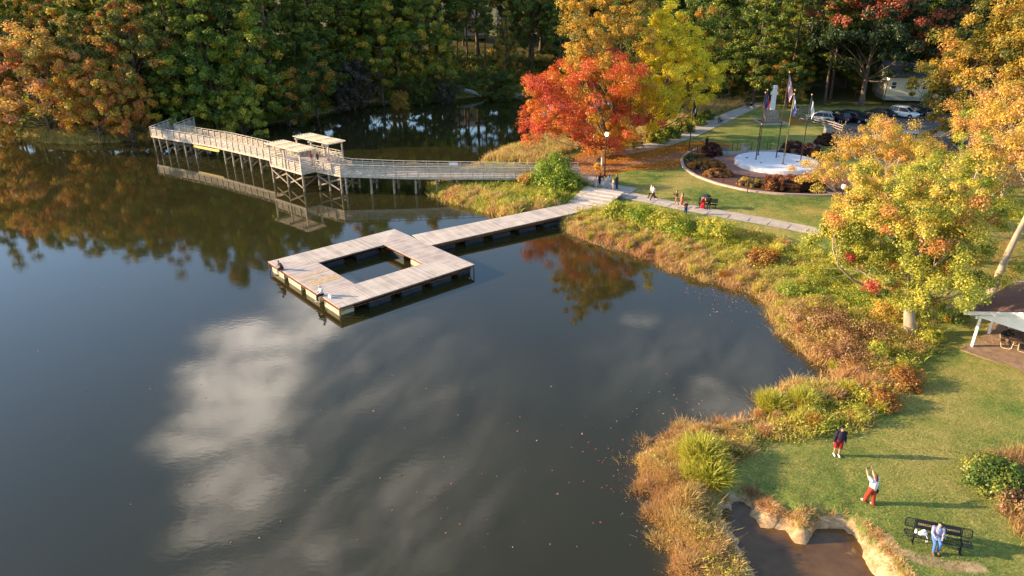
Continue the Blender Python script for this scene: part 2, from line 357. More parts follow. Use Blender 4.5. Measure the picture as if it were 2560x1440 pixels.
mm = nn(nt, 'ShaderNodeMix', data_type='RGBA', blend_type='MULTIPLY'); mm.inputs[0].default_value = .8; nt.links.new(grass, mm.inputs[6]); nt.links.new(gdark, mm.inputs[7])
litc = ramp(gnoise(7, 3, .8), [(.3, (.10, .035, .008)), (.48, (.42, .14, .02)), (.62, (.62, .26, .03)), (.75, (.75, .42, .07))])
lf = math_('MULTIPLY', math_('SUBTRACT', math_('ADD', sp.outputs[0], math_('MULTIPLY', gnoise(1.6, 8, .8), 1.1)), .95), 3.0, True)
c1 = mixc(lf, mm.outputs[2], litc)
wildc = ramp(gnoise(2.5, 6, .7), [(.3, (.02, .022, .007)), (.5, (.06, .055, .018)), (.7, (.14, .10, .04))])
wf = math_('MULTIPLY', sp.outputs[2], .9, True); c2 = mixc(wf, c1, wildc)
dirtc = ramp(gnoise(2.8, 8, .75), [(.3, (.20, .11, .05)), (.45, (.42, .27, .14)), (.6, (.60, .43, .24)), (.75, (.70, .54, .34))])
df = math_('MULTIPLY', math_('SUBTRACT', math_('ADD', sp.outputs[1], math_('MULTIPLY', gnoise(3, 6, .7), .8)), .8), 2.5, True)
c3 = mixc(df, c2, dirtc); nt.links.new(c3, b.inputs['Base Color'])
# leaves and small litter on the lawn: sparse warm flecks
bp = nn(nt, 'ShaderNodeBump'); bp.inputs['Strength'].default_value = .7; bp.inputs['Distance'].default_value = .06; nt.links.new(math_('ADD', fine, mid), bp.inputs['Height']); nt.links.new(bp.outputs[0], b.inputs['Normal'])
ground = link(me, 'ground', gm); tag(ground, kind='structure')

# ------------------------------------------------------------------ lake
gx2 = axis([(-420, 2, 20), (2, 34, .5), (34, 120, 12)]); gy2 = axis([(-130, 12, 20), (12, 60, .5), (60, 230, 12)])
X2, Y2 = np.meshgrid(gx2, gy2); i2 = np.arange(X2.size).reshape(X2.shape)
F2 = np.stack([i2[:-1, :-1], i2[:-1, 1:], i2[1:, 1:], i2[1:, :-1]], -1).reshape(-1, 4)
V2 = np.stack([X2, Y2, np.zeros_like(X2)], -1).reshape(-1, 3)
xr, yr = X2.ravel(), Y2.ravel(); dd = -sdist(xr, yr)
mud = ss(xr, 9.0, 10.4) * (1 - ss(yr, 25, 28)); mud = np.maximum(mud, (1 - ss(dd, 0, .9)) * .45 * (yr < 60) * (dd > -1))
me = np_mesh('lake_water', V2, F2, np.stack([mud, mud, mud], -1).astype(np.float32)); me.shade_smooth()
wm = bpy.data.materials.new('lake_water'); wm.use_nodes = True; nt = wm.node_tree; b = nt.nodes['Principled BSDF']
geo = nn(nt, 'ShaderNodeNewGeometry'); at = nn(nt, 'ShaderNodeAttribute'); at.attribute_name = 'tint'; sp = nn(nt, 'ShaderNodeSeparateColor'); nt.links.new(at.outputs[0], sp.inputs[0])
deep = ramp(gnoise(.05, 4), [(.35, (.024, .024, .007)), (.65, (.032, .028, .009))])
shal = ramp(gnoise(.8, 6), [(.3, (.085, .042, .013)), (.7, (.17, .095, .038))])
nt.links.new(mixc(sp.outputs[0], deep, shal), b.inputs['Base Color'])
b.inputs['Roughness'].default_value = .035; b.inputs['IOR'].default_value = 1.40; b.inputs['Specular IOR Level'].default_value = .66
rip = math_('ADD', math_('MULTIPLY', gnoise(2.2, 3, .5, (1, 1.7, 1)), 1.0), math_('MULTIPLY', gnoise(.35, 3, .5, (1, 1.4, 1)), 2.2))
calm = math_('MULTIPLY', math_('SUBTRACT', gnoise(.045, 3, .5), .25), 1.6, True)
bp = nn(nt, 'ShaderNodeBump'); bp.inputs['Strength'].default_value = .28; bp.inputs['Distance'].default_value = .012
nt.links.new(math_('MULTIPLY', rip, calm), bp.inputs['Height']); nt.links.new(bp.outputs[0], b.inputs['Normal'])
water = link(me, 'lake_water', wm); tag(water, kind='structure')

# ------------------------------------------------------------------ paths, car park (ribbons laid on the ground)
conc = mat('concrete', (.50, .43, .35), .85, .12, 1.5, .3, 30)

brick = mat('brick_paving', (.36, .19, .13), .85, .25, 5, .4, 40, c2=(.22, .10, .07))
asph = mat('asphalt', (.10, .095, .09), .9, .2, 2, .4, 60)
def drape(name, poly, m, dz=.035, step=.5):
    poly = np.array(poly); x0, y0 = poly.min(0) - step; x1, y1 = poly.max(0) + step
    bm = bmesh.new(); vs = [bm.verts.new((p[0], p[1], 0)) for p in poly]; bm.faces.new(vs)
    n = int(math.ceil((x1 - x0) / step))
    for i in range(n): bmesh.ops.bisect_plane(bm, geom=bm.verts[:] + bm.edges[:] + bm.faces[:], plane_co=(x0 + i * step, 0, 0), plane_no=(1, 0, 0))
    n = int(math.ceil((y1 - y0) / step))
    for i in range(n): bmesh.ops.bisect_plane(bm, geom=bm.verts[:] + bm.edges[:] + bm.faces[:], plane_co=(0, y0 + i * step, 0), plane_no=(0, 1, 0))
    bm.normal_update()
    if sum(f.normal.z for f in bm.faces) < 0: bmesh.ops.reverse_faces(bm, faces=bm.faces)
    Z = H([v.co.x for v in bm.verts], [v.co.y for v in bm.verts])
    for v, z in zip(bm.verts, Z): v.co.z = z + dz
    me = bpy.data.meshes.new(name); bm.to_mesh(me); bm.free(); o = link(me, name, m); return tag(o, kind='structure')
def ribbon(center, width):
    c = [Vector(p) for p in center]; L, Rr = [], []
    for i, p in enumerate(c):
        d = (c[min(i + 1, len(c) - 1)] - c[max(i - 1, 0)]).normalized(); n = Vector((-d.y, d.x)); wd = width[i] if isinstance(width, (list, tuple)) else width
        L.append(p + n * wd / 2); Rr.append(p - n * wd / 2)
    return [tuple(q) for q in L] + [tuple(q) for q in Rr[::-1]]
def g2(x, y): g = G(x, y); return Vector((g.x, g.y))
walk = [g2(2130, 598), g2(2000, 571), g2(1900, 552), g2(1800, 535), g2(1700, 516), g2(1620, 500), g2(1560, 487), g2(1515, 478)]
drape('lakeside_path', ribbon(walk + [g2(1490, 458), g2(1462, 440)], [2.2] * 6 + [2.6, 3.4, 3.4, 3.0]), conc, .045)
drape('brick_path', ribbon([g2(1458, 437), g2(1450, 420), g2(1460, 403), g2(1500, 388), g2(1560, 381)], [3.4, 3.4, 3.2, 2.8, 2.4]), brick, .03)
drape('brick_path', ribbon([g2(1462, 436), g2(1500, 424), g2(1570, 411), g2(1650, 398), g2(1712, 385)], [2.2, 2.4, 2.6, 2.8, 3.0]), brick, .04)
drape('far_path', ribbon([g2(1540, 384), g2(1600, 373), g2(1660, 358), g2(1720, 337), g2(1780, 310), g2(1830, 287), g2(1875, 268), g2(1895, 258)], 3.1), conc, .05)
drape('lakeside_path', ribbon([g2(1790, 385), g2(1850, 382), g2(1930, 380), g2(2010, 372), g2(2080, 352)], 1.9), conc, .055)
DC = Vector((34.4, 87.8)); DRAD = 5.25; zD = h1(DC.x, DC.y)
drape('brick_plaza', [(DC.x + 8.3 * math.cos(a), DC.y + 7.4 * math.sin(a)) for a in np.linspace(0, 2 * math.pi, 48, endpoint=False)], brick, .04)
mulch = mat('mulch', (.16, .07, .045), .95, .3, 8, .6, 60)
curbpts = [g2(*p) for p in [(1745, 372), (1712, 388), (1703, 402), (1708, 420), (1738, 441), (1795, 462), (1875, 480), (1960, 488), (2060, 491), (2140, 484)]]
bed = [tuple(p) for p in curbpts] + [(DC.x + 8.0 * math.cos(a), DC.y + 7.2 * math.sin(a)) for a in np.linspace(R(-25), R(-215), 24)]
drape('mulch_bed', bed, mulch, .02)
pk = [(47.6, 101.5), (49.5, 106), (51.2, 113), (49, 121.5), (60, 122.5), (90, 123), (110, 115), (110, 70), (62, 78), (50, 88), (45.5, 95)]
drape('car_park', pk, asph, .03, .9)
drape('house_path', [tuple(P(x, y, 1.3)) for x, y in [(2425, 862), (2475, 820), (2520, 795), (2620, 790), (2720, 930), (2560, 925), (2500, 895)]], mat('dirt_floor', (.34, .22, .14), .95, .2, 2, .4, 40), .04)
# ------------------------------------------------------------------ trees and shrubs
bark = mat('bark', (.17, .12, .085), .95, .3, 3, .8, 25, stretch=(1, 1, .25))
bark_pale = mat('pale_bark', (.42, .33, .23), .9, .25, 3, .6, 25, stretch=(1, 1, .3))
bark_pine = mat('pine_bark', (.15, .10, .075), .95, .35, 4, .8, 20, stretch=(1, 1, .3))
def leaves(rg, C, rad, per, size, flat=.75, asp=.7, ctr=None, droop=0.0):
    """C clump centres, rad clump radii: returns vertices, faces, tint (clump value, per-leaf value)"""
    n = len(C); N = n * per; cl = np.repeat(np.arange(n), per)
    d = rg.normal(size=(N, 3)); d /= np.linalg.norm(d, axis=1)[:, None]
    r = rg.random(N) ** .45
    lob = 1 + .28 * np.sin(d[:, 0] * 4 + cl) * np.sin(d[:, 1] * 4 + cl * 1.7)
    pos = C[cl] + d * (r * lob * rad[cl])[:, None] * np.array([1, 1, flat])
    pos[:, 2] -= droop * rg.random(N) * rad[cl]
    nrm = d * .9 + rg.normal(size=(N, 3)) * .75 + np.array([0, 0, .45])
    if ctr is not None:
        o = C[cl] - ctr; o /= (np.linalg.norm(o, axis=1)[:, None] + 1e-6); nrm += o * .5
    nrm /= np.linalg.norm(nrm, axis=1)[:, None]
    t = np.cross(nrm, rg.normal(size=(N, 3))); t /= np.linalg.norm(t, axis=1)[:, None]; b_ = np.cross(nrm, t)
    s = (size * (.6 + .8 * rg.random(N)))[:, None] * .5
    V = np.stack([pos - t * s, pos - b_ * s * asp + nrm * s * .25, pos + t * s, pos + b_ * s * asp + nrm * s * .25], 1).reshape(-1, 3)
    F = np.arange(N * 4).reshape(N, 4)
    ct = rg.random(n)
    tint = np.stack([np.repeat(ct[cl], 4), np.repeat(rg.random(N), 4), np.zeros(N * 4)], -1)
    return V, F, tint, ct
def dirs(rg, n, zmin=-.35, zmax=1):
    z = rg.uniform(zmin, zmax, n); a = rg.uniform(0, 2 * math.pi, n); s = np.sqrt(1 - z * z); return np.stack([s * np.cos(a), s * np.sin(a), z], -1)
def limb(mb, a, b, r0, r1, rg, n=5, sag=.12, sides=5):
    a = np.array(a); b = np.array(b); L = np.linalg.norm(b - a); pts = []
    off = rg.normal(size=3) * L * .09
    for i in range(n + 1):
        t = i / n; p = a + (b - a) * t + off * math.sin(math.pi * t) + np.array([0, 0, -sag * L * math.sin(math.pi * t)])
        pts.append(p)
    mb.tube(pts, [r0 + (r1 - r0) * i / n for i in range(n + 1)], sides, cap=False)
    return pts
def decid(seed, h=14, rad=5.5, base=.22, nc=90, per=150, size=.34, cr=.2, rtrunk=.28, lean=(0, 0), trunks=1, gap=.0, shell=.5, flat=.75, twigs=0, top=1.0, nar=.35, boxy=0.0):
    """broadleaf tree: returns trunk MB, crown arrays. crown from base*h to h"""
    rg = np.random.default_rng(seed); zc = h * (base + (1 - base) * .52); rz = h * (1 - base) * .5
    D_ = dirs(rg, int(nc * (1 + gap)), -.92, 1); ph = rg.uniform(0, 6.28, 8)
    env = 1 + .16 * np.sin(3 * D_[:, 0] * 2 + ph[0]) + .14 * np.sin(5 * D_[:, 1] + ph[1]) + .14 * np.sin(6 * D_[:, 2] + ph[2]) + .1 * np.sin(9 * D_[:, 0] + 5 * D_[:, 2] + ph[3])
    if gap: k = np.argsort(np.sin(4 * D_[:, 0] + ph[4]) * np.sin(4 * D_[:, 1] + ph[5]) + .5 * np.sin(6 * D_[:, 2] + ph[6]) + .3 * rg.random(len(D_)))[::-1][:nc]; D_ = D_[k]; env = env[k]
    rr = (shell + (1 - shell) * rg.random(len(D_)) ** .6) * env
    zsh = np.where(D_[:, 2] < 0, 1.0, top)
    bx = 1 + boxy * (1 / np.sqrt(np.maximum(1 - D_[:, 2] ** 2, .18)) - 1)
    C = np.stack([D_[:, 0] * rr * rad * bx, D_[:, 1] * rr * rad * bx, zc + D_[:, 2] * rr * rz * zsh], -1)
    narrow = 1 - nar * np.clip((C[:, 2] - zc) / rz, 0, 1) ** 1.5; C[:, :2] *= narrow[:, None]
    C[:, 0] += lean[0] * (.5 + .5 * C[:, 2] / h); C[:, 1] += lean[1] * (.5 + .5 * C[:, 2] / h)
    crad = rad * cr * (.55 + .9 * rg.random(len(C)))
    ctr = np.array([lean[0] * .5, lean[1] * .5, zc * .85])
    V, F, tint, ct = leaves(rg, C, crad, per, size, flat, ctr=ctr)
    mb = MB()
    for k in range(trunks):
        a0 = 2 * math.pi * k / max(trunks, 1) + seed; o = (0, 0) if trunks == 1 else (rtrunk * 1.4 * math.cos(a0), rtrunk * 1.4 * math.sin(a0))
        spr = (0 if trunks == 1 else rad * .3)
        tp = np.array([o[0] + spr * math.cos(a0) + lean[0] * .75, o[1] + spr * math.sin(a0) + lean[1] * .75, h * .8]); pts = []; n = 8
        wb = rg.normal(size=2) * .25
        for i in range(n + 1):
            t = i / n; pts.append(np.array([o[0] + (tp[0] - o[0]) * t ** 1.3 + wb[0] * math.sin(5 * t), o[1] + (tp[1] - o[1]) * t ** 1.3 + wb[1] * math.sin(4 * t), -.3 + (tp[2] + .3) * t]))
        rs = [rtrunk * (1.35 if i == 0 else 1) * (1 - .85 * i / n) / (1 if trunks == 1 else 1.25) for i in range(n + 1)]
        mb.tube(pts, rs, 8, cap=False)
        sel = rg.choice(len(C), min(len(C), 26 // trunks + 6), replace=False)
        for j in sel:
            zt = np.clip(C[j, 2] - np.hypot(C[j, 0], C[j, 1]) * (.75), max(base * h * .8, h * (.22 if trunks == 1 else .08)), h * .72); q = int(np.clip((zt + .3) / (tp[2] + .3) * n, 1, n - 1))
            lp = limb(mb, pts[q], C[j], rs[q] * .42, .02, rg, sag=.03)
            for _ in range(twigs):
                e = C[j] + rg.normal(size=3) * crad[j] * 1.1; limb(mb, lp[3], e, .03, .008, rg, 3, 0, 3)
    return mb, (V, F, tint, ct, C)
def pine(seed, h=24, rad=3.6, base=.42, rtrunk=.24, whorl=15, per=120, size=.5, dead=5):
    rg = np.random.default_rng(seed); mb = MB(); pts = []; wb = rg.normal(size=2) * .35
    for i in range(9): t = i / 8; pts.append(np.array([wb[0] * math.sin(3 * t), wb[1] * math.sin(2.5 * t), -.3 + (h + .1) * t]))
    mb.tube(pts, [rtrunk * (1.25 - 1.15 * i / 8) for i in range(9)], 8, cap=False)
    C = []
    for k in range(whorl):
        t = k / (whorl - 1); z = h * (base + (1 - base) * t * .98); L = rad * (1 - t ** 1.8) * (.75 + .5 * rg.random()) + .45
        for j in range(rg.integers(3, 6)):
            a = rg.uniform(0, 6.28); L2 = L * rg.uniform(.6, 1.1); e = np.array([L2 * math.cos(a), L2 * math.sin(a), z + L2 * rg.uniform(-.05, .35)])
            q = np.array([wb[0] * math.sin(3 * z / h), wb[1] * math.sin(2.5 * z / h), z]); limb(mb, q, e, .07, .02, rg, 4, .05, 4)
            for f in (.55, .8, 1.0):
                if f * L2 > .7: C.append(q + (e - q) * f + rg.normal(size=3) * .25)
    for k in range(dead):
        z = h * rg.uniform(base * .4, base); a = rg.uniform(0, 6.28); L = rg.uniform(.8, 2); limb(mb, (0, 0, z), (L * math.cos(a), L * math.sin(a), z + .1), .04, .012, rg, 3, .05, 4)
    C = np.array(C); crad = .62 * (.7 + .6 * rg.random(len(C))) * (rad / 3.6)
    V, F, tint, ct = leaves(rg, C, crad, per // 2, size, .5, asp=.32)
    return mb, (V, F, tint, ct, C)
def shrub(seed, h=1.6, rad=1.2, nc=26, per=90, size=.16, flat=.9, stems=6, dome=.4):
    rg = np.random.default_rng(seed); D_ = dirs(rg, nc, 0, 1); rr = dome + (1 - dome) * rg.random(nc) ** .5; rr *= 1 + .18 * np.sin(5 * D_[:, 0] + seed) * np.sin(5 * D_[:, 1])
    C = np.stack([D_[:, 0] * rr * rad * .85, D_[:, 1] * rr * rad * .85, D_[:, 2] * rr * h * .8 + h * .06], -1)
    V, F, tint, ct = leaves(rg, C, rad * .3 * (.7 + .6 * rg.random(nc)), per, size, flat, ctr=np.array([0, 0, 0]))
    mb = MB()
    for k in range(stems):
        j = rg.integers(0, nc); limb(mb, (rg.normal() * .08, rg.normal() * .08, -.1), C[j], .03, .01, rg, 3, 0, 4)
    return mb, (V, F, tint, ct, C)
def retint(cr, fn):
    """tint as a function of clump centre (x, y, z, random)"""
    V, F, tint, ct, C = cr; n = len(C); per = len(F) // n
    v = np.array([fn(C[i], ct[i]) for i in range(n)]); tint[:, 0] = np.repeat(v, per * 4) + (tint[:, 1] - .5) * .12
    return cr
def grow(name, tr, cr, bm_, fm, loc, label, cat='tree', group=None, rz=0.0, sc=1.0):
    r = empty(name, loc, rz, label, cat, group); r.scale = (sc, sc, sc) if not isinstance(sc, tuple) else sc
    part = 'trunk' if 'tree' in name or name.endswith('pine') else 'stems'
    if len(tr.v): tr.build(part, bm_, r, smooth=True)
    link(np_mesh('crown' if part == 'trunk' else 'foliage', *cr[:3]), 'crown' if part == 'trunk' else 'foliage', fm, r)
    return r
# colour sets (real leaf colours; the tint attribute picks one per clump)
FG = foliage('green_leaves', [(0, (0.095, 0.165, 0.016)), (.4, (0.179, 0.263, 0.022)), (.75, (0.338, 0.364, 0.030)), (1, (0.675, 0.473, 0.040))], .5)
FD = foliage('dark_green_leaves', [(0, (0.075, 0.121, 0.017)), (.5, (0.147, 0.205, 0.025)), (.85, (0.254, 0.282, 0.027)), (1, (0.608, 0.293, 0.035))], .5)
FP = foliage('pine_needles', [(0, (0.103, 0.151, 0.021)), (.5, (0.173, 0.227, 0.026)), (1, (0.324, 0.304, 0.041))], .25)
FOL = foliage('olive_leaves', [(0, (0.108, 0.144, 0.024)), (.4, (0.216, 0.216, 0.036)), (.7, (0.408, 0.312, 0.048)), (1, (0.576, 0.216, 0.048))], .4)
FOR_ = foliage('orange_leaves', [(0, (.34, .30, .04)), (.3, (.60, .42, .05)), (.65, (.72, .38, .06)), (1, (.72, .28, .07))], .5)
FSAL = foliage('salmon_leaves', [(0, (.46, .36, .07)), (.4, (.68, .42, .09)), (.8, (.74, .40, .13)), (1, (.74, .33, .15))], .45)
FRED = foliage('red_leaves', [(0, (.68, .40, .02)), (.3, (.68, .28, .022)), (.6, (.66, .15, .03)), (.85, (.62, .10, .045)), (1, (.50, .04, .035))], .42)
FYEL = foliage('yellow_leaves', [(0, (.64, .58, .03)), (.4, (.88, .76, .05)), (1, (.92, .74, .04))], .52)
FGOL = foliage('golden_leaves', [(0, (.46, .38, .06)), (.4, (.66, .44, .07)), (.75, (.72, .46, .09)), (1, (.58, .30, .10))], .45)
FMAP = foliage('maple_mixed_leaves', [(0, (.20, .24, .03)), (.3, (.44, .44, .05)), (.55, (.66, .54, .08)), (.70, (.64, .34, .07)), (.84, (.58, .10, .06)), (1, (.50, .03, .03))], .42)
FYG = foliage('yellow_green_leaves', [(0, (0.230, 0.299, 0.034)), (.5, (0.506, 0.506, 0.052)), (1, (0.759, 0.644, 0.092))], .45)
FOG = foliage('old_gold_leaves', [(0, (.10, .13, .02)), (.35, (.28, .24, .03)), (.7, (.52, .35, .04)), (1, (.62, .32, .06))], .42)
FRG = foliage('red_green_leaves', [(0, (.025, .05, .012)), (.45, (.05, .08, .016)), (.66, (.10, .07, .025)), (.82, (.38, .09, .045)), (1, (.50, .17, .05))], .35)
FGR = foliage('grey_twig_leaves', [(0, (.09, .08, .05)), (1, (.17, .13, .09))])
FHED = foliage('burgundy_leaves', [(0, (.05, .012, .012)), (.5, (.09, .022, .015)), (1, (.17, .05, .02))], .2)
FRST = foliage('rust_leaves', [(0, (.24, .09, .02)), (.5, (.42, .18, .035)), (1, (.52, .32, .06))], .35)
FBG = foliage('bright_green_leaves', [(0, (.12, .20, .02)), (.5, (.27, .38, .03)), (1, (.48, .50, .05))], .45)
FBR = foliage('brown_leaves', [(0, (.20, .10, .05)), (.5, (.38, .20, .08)), (1, (.50, .34, .12))], .35)

# --- park trees, one by one
def at3(px, py, z=1.2): return G(px, py, z)
# the red tree: two stems, broad and spreading
tr, cr = decid(11, 12.6, 8.3, -.02, 360, 250, .18, .11, .40, (-3.6, -.6), 2, .3, .42, twigs=2, top=.95, nar=.0, boxy=.5)
p0 = at3(1518, 391)
cr = retint(cr, lambda c, t: np.clip(.52 + .5 * (t - .5) + .16 * math.sin(c[0] * .9 + c[2]) - (.28 if (c[2] < 8 and c[0] > -3 and t < .6) else 0), 0, 1))
grow('red_tree', tr, cr, bark, FRED, p0, 'broad red and orange autumn tree beside the boardwalk entrance')
tr, cr = decid(12, 25.5, 7.2, .20, 280, 260, .21, .115, .45, (-2.6, 0), 1, .2, .35, twigs=1)
grow('golden_tree', tr, cr, bark, foliage('deep_golden_leaves', [(0, (.32, .24, .04)), (.4, (.58, .38, .045)), (.8, (.68, .42, .06)), (1, (.58, .30, .07))], .42), at3(1536, 366), 'tallest golden autumn tree rising behind the red tree out of the frame')
tr, cr = decid(13, 18.0, 7.0, .06, 300, 260, .21, .115, .42, (1.8, 0), 2, .2, .38, twigs=1)
grow('yellow_tree', tr, cr, bark, FYEL, at3(1622, 352), 'bright lemon yellow tree leaning over the far path')
# right-hand cluster
tr, cr = decid(14, 12.2, 5.5, .19, 390, 360, .12, .11, .42, (-2.2, 0), 1, .35, .36, twigs=2)
cr = retint(cr, lambda c, t: .80 + .2 * t if (c[0] < -4.8 and 2.5 < c[2] < 6.5 and t > .74) else (.66 + .12 * t if (t > .88) else (.40 + .28 * t if (c[2] > 8.0 and t > .25) else .08 + .5 * t)))
grow('maple_tree', tr, cr, bark_pale, FMAP, at3(2280, 838), 'green and yellow maple with scarlet clusters, pale trunk near the shelter')
tr, cr = decid(15, 8.9, 6.9, .10, 260, 300, .12, .105, .28, (-1.0, 0), 3, .6, .35, twigs=5)
grow('birch_tree', tr, cr, bark_pale, FGOL, Vector((37.4, 66.0, h1(37.4, 66.0))), 'amber tree with bare pale limbs in front of the car park', sc=1.0)
tr, cr = decid(16, 11.0, 5.2, .14, 190, 330, .11, .115, .24, (-.4, 0), 2, .5, .4, twigs=3)
grow('young_tree', tr, cr, bark_pale, FYG, Vector((36.5, 54.0, h1(36.5, 54.0))), 'pale yellow green feathery tree right behind the scarlet flecked maple')
tr, cr = decid(17, 15.5, 5.6, .55, 150, 230, .15, .125, .30, (3.4, 1), 1, .6, .35, twigs=5)
grow('leaning_tree', tr, cr, bark_pale, FGOL, at3(2478, 735), 'tree with a bare leaning pale trunk behind the picnic shelter roof')
tr, cr = decid(18, 13.0, 7.5, .1, 240, 240, .17, .12, .3, (0, 0), 3, .35, .35, twigs=4)
grow('amber_tree', tr, cr, bark_pale, FGOL, Vector((54, 73.5, h1(54, 73.5))), 'brownish amber tree with thin pale branches at the right edge')
tr, cr = decid(19, 24.0, 9.0, .03, 320, 260, .25, .115, .5, (0, 0), 1, .1, .4)
grow('sweetgum_tree', tr, cr, bark, FOG, Vector((66.5, 92, h1(66.5, 92))), 'big olive and old gold tree filling the upper right corner')
tr, cr = decid(20, 16.5, 6.2, .03, 200, 230, .25, .125, .4, (0, 0), 1, .1, .4)
grow('sweetgum_tree', tr, cr, bark, FOG, Vector((62.0, 96, h1(62, 96))), 'smaller olive gold tree at the left foot of the corner tree')
tr, cr = decid(21, 25, 11.0, .20, 260, 220, .36, .12, .5, (0, 0), 1, .1, .4)
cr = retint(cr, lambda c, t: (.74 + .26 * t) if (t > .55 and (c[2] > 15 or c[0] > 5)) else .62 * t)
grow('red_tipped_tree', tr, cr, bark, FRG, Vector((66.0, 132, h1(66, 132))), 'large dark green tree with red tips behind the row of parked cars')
tr, cr = decid(22, 21, 7.0, .2, 160, 180, .36, .14, .4, (0, 0), 1, .1, .4)
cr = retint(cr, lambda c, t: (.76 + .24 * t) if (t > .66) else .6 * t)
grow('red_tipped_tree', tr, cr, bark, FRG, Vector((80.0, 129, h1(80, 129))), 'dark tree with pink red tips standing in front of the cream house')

# --- forest: prototypes, copied with their trunk and crown
protos = []
PR = {}
def proto(key, gen, bm_, fm, nm):
    tr, cr = gen; r = grow(nm, tr, cr, bm_, fm, (0, 0, 0), '', 'tree'); PR[key] = r; r['_u'] = 0
proto('d1', decid(31, 17, 6.0, .06, 190, 190, .28, .12, .32, gap=.1, shell=.4), bark, FG, 'broadleaf_tree')
proto('d2', decid(32, 19, 5.6, .06, 180, 190, .28, .125, .32, gap=.1, shell=.4), bark, FG, 'broadleaf_tree')
proto('d3', decid(33, 14, 6.4, .04, 190, 190, .27, .12, .30, (1, 0), 2, .2, .4), bark, FG, 'broadleaf_tree')
proto('d4', decid(34, 22, 6.8, .2, 200, 190, .30, .12, .36, gap=.3, shell=.4, twigs=1), bark, FG, 'broadleaf_tree')
proto('d5', decid(35, 12, 5.6, .03, 180, 190, .22, .11, .22, (-1, 0), 3, .5, .3, twigs=3), bark, FSAL, 'broadleaf_tree')
proto('p1', pine(41, 25, 4.4, .24, whorl=17), bark_pine, FP, 'tall_pine')
proto('p2', pine(42, 27, 3.8, .5), bark_pine, FP, 'tall_pine')
proto('p3', pine(43, 23, 5.0, .14, whorl=19, per=140), bark_pine, FP, 'tall_pine')
used = set()
def tree(key, x, y, h=None, fm=None, label='', group=None, wide=1.0, dz=0):
    src = PR[key]; nat = {'d1': 17, 'd2': 19, 'd3': 14, 'd4': 22, 'd5': 12, 'p1': 25, 'p2': 27, 'p3': 23}[key]
    s = (h or nat) / nat; z = h1(x, y) + dz; rz = random.uniform(0, 6.28)
    if key in used: o = copy_tree(src)
    else: o = src; used.add(key)
    o.location = (x, y, z - .1); o.rotation_euler = (0, 0, rz); o.scale = (s * wide, s * wide, s)
    o['label'] = label
    if group: o['group'] = group
    if fm is not None:
        c = [k for k in KIDS[o] if k.name.startswith('crown')][0]; c.material_slots[0].link = 'OBJECT'; c.material_slots[0].material = fm
    return o
# front row along the left and far banks: (proto, px, py of the foot, height, leaves, width, label)
FR = [
 ('d2', -30, 322, 17, FOG, 1.0, 'yellow olive tree cut by the left edge of the frame'),
 ('d5', 130, 330, 15.5, FSAL, 1.25, 'spreading salmon pink tree over the left bank'),
 ('d3', 10, 338, 6.5, FGOL, .8, 'low golden bush tree at the water on the far left'),
 ('d3', 250, 340, 13.5, FOR_, .85, 'orange tree with yellow lower boughs right of the salmon pink tree'),
 ('d3', 330, 338, 12, FOR_, .8, 'orange brown tree just left of the boardwalk end'),
 ('d1', 372, 322, 19.5, FOL, 1.05, 'tall rounded olive tree above the orange trees'),
 ('d1', 250, 318, 17.5, FOL, .9, 'dull olive tree between the salmon tree and the rounded olive tree'),
 ('d2', 470, 322, 15, FG, 1.1, 'mid green tree behind the boardwalk landing'),
 ('d1', 545, 318, 18, FG, .9, 'green tree with light crown tips right of the boardwalk landing'),
 ('d3', 610, 316, 11, FYG, .95, 'low yellow green tree reaching over the inlet'),
 ('d2', 650, 305, 21, FG, 1.0, 'leafy tall green tree over the inlet bend'),
 ('d3', 720, 300, 13, FD, 1.0, 'dark green tree drooping to the water behind the pergolas'),
 ('p1', 690, 290, 26, FP, 1.1, 'tall pine towering over the inlet bend'),
 ('d1', 790, 280, 16, FD, 1.0, 'dark tree at the narrow point of the far bank'),
 ('p3', 800, 262, 26, FP, 1.0, 'pine standing behind the narrow point of the far bank'),
 ('d3', 880, 262, 12, FGR, .9, 'grey brown leafless looking tree at the waterline'),
 ('d4', 960, 250, 21, FG, .95, 'round crowned green tree over the far bank, left of the bank clearing'),
 ('d4', 1060, 245, 22, FG, .95, 'tall round crowned green tree in the middle of the far bank'),
 ('d1', 1100, 244, 15, FG, .9, 'green tree at the right of the bank clearing'),
 ('d3', 1003, 258, 6, FOR_, .75, 'small orange tree at the water in the far inlet'),
 ('d3', 1110, 246, 8.5, FGR, .75, 'thin pale brown tree beside the fallen trunk'),
 ('d3', 1050, 250, 6.5, FD, .9, 'low dark bush tree between the orange tree and the thin pale one'),
 ('d3', 1240, 237, 9, FD, 1.3, 'wide dark evergreen bush overhanging the water left of the red tree'),
 ('d1', 1265, 225, 15, FOG, .6, 'yellowish tree behind the dark evergreen bush'),
 ('p2', 1395, 225, 27, FP, .9, 'bare trunked pine left of the tall golden tree'),
 ('p1', 1750, 212, 27, FP, .9, 'pine right behind the lemon yellow tree'),
 ('d2', 1700, 214, 19, FD, 1.1, 'dark tree between the lemon yellow tree and the pines'),
 ('d3', 1790, 213, 9, FD, 1.2, 'low dark tree at the end of the creek'),
]
for k, px, py, h, fm, wd, lb in FR:
    x, y = P(px, py, 1.0); tree(k, x, y, h, fm, lb, 'trees along the lake and inlet bank', wd)
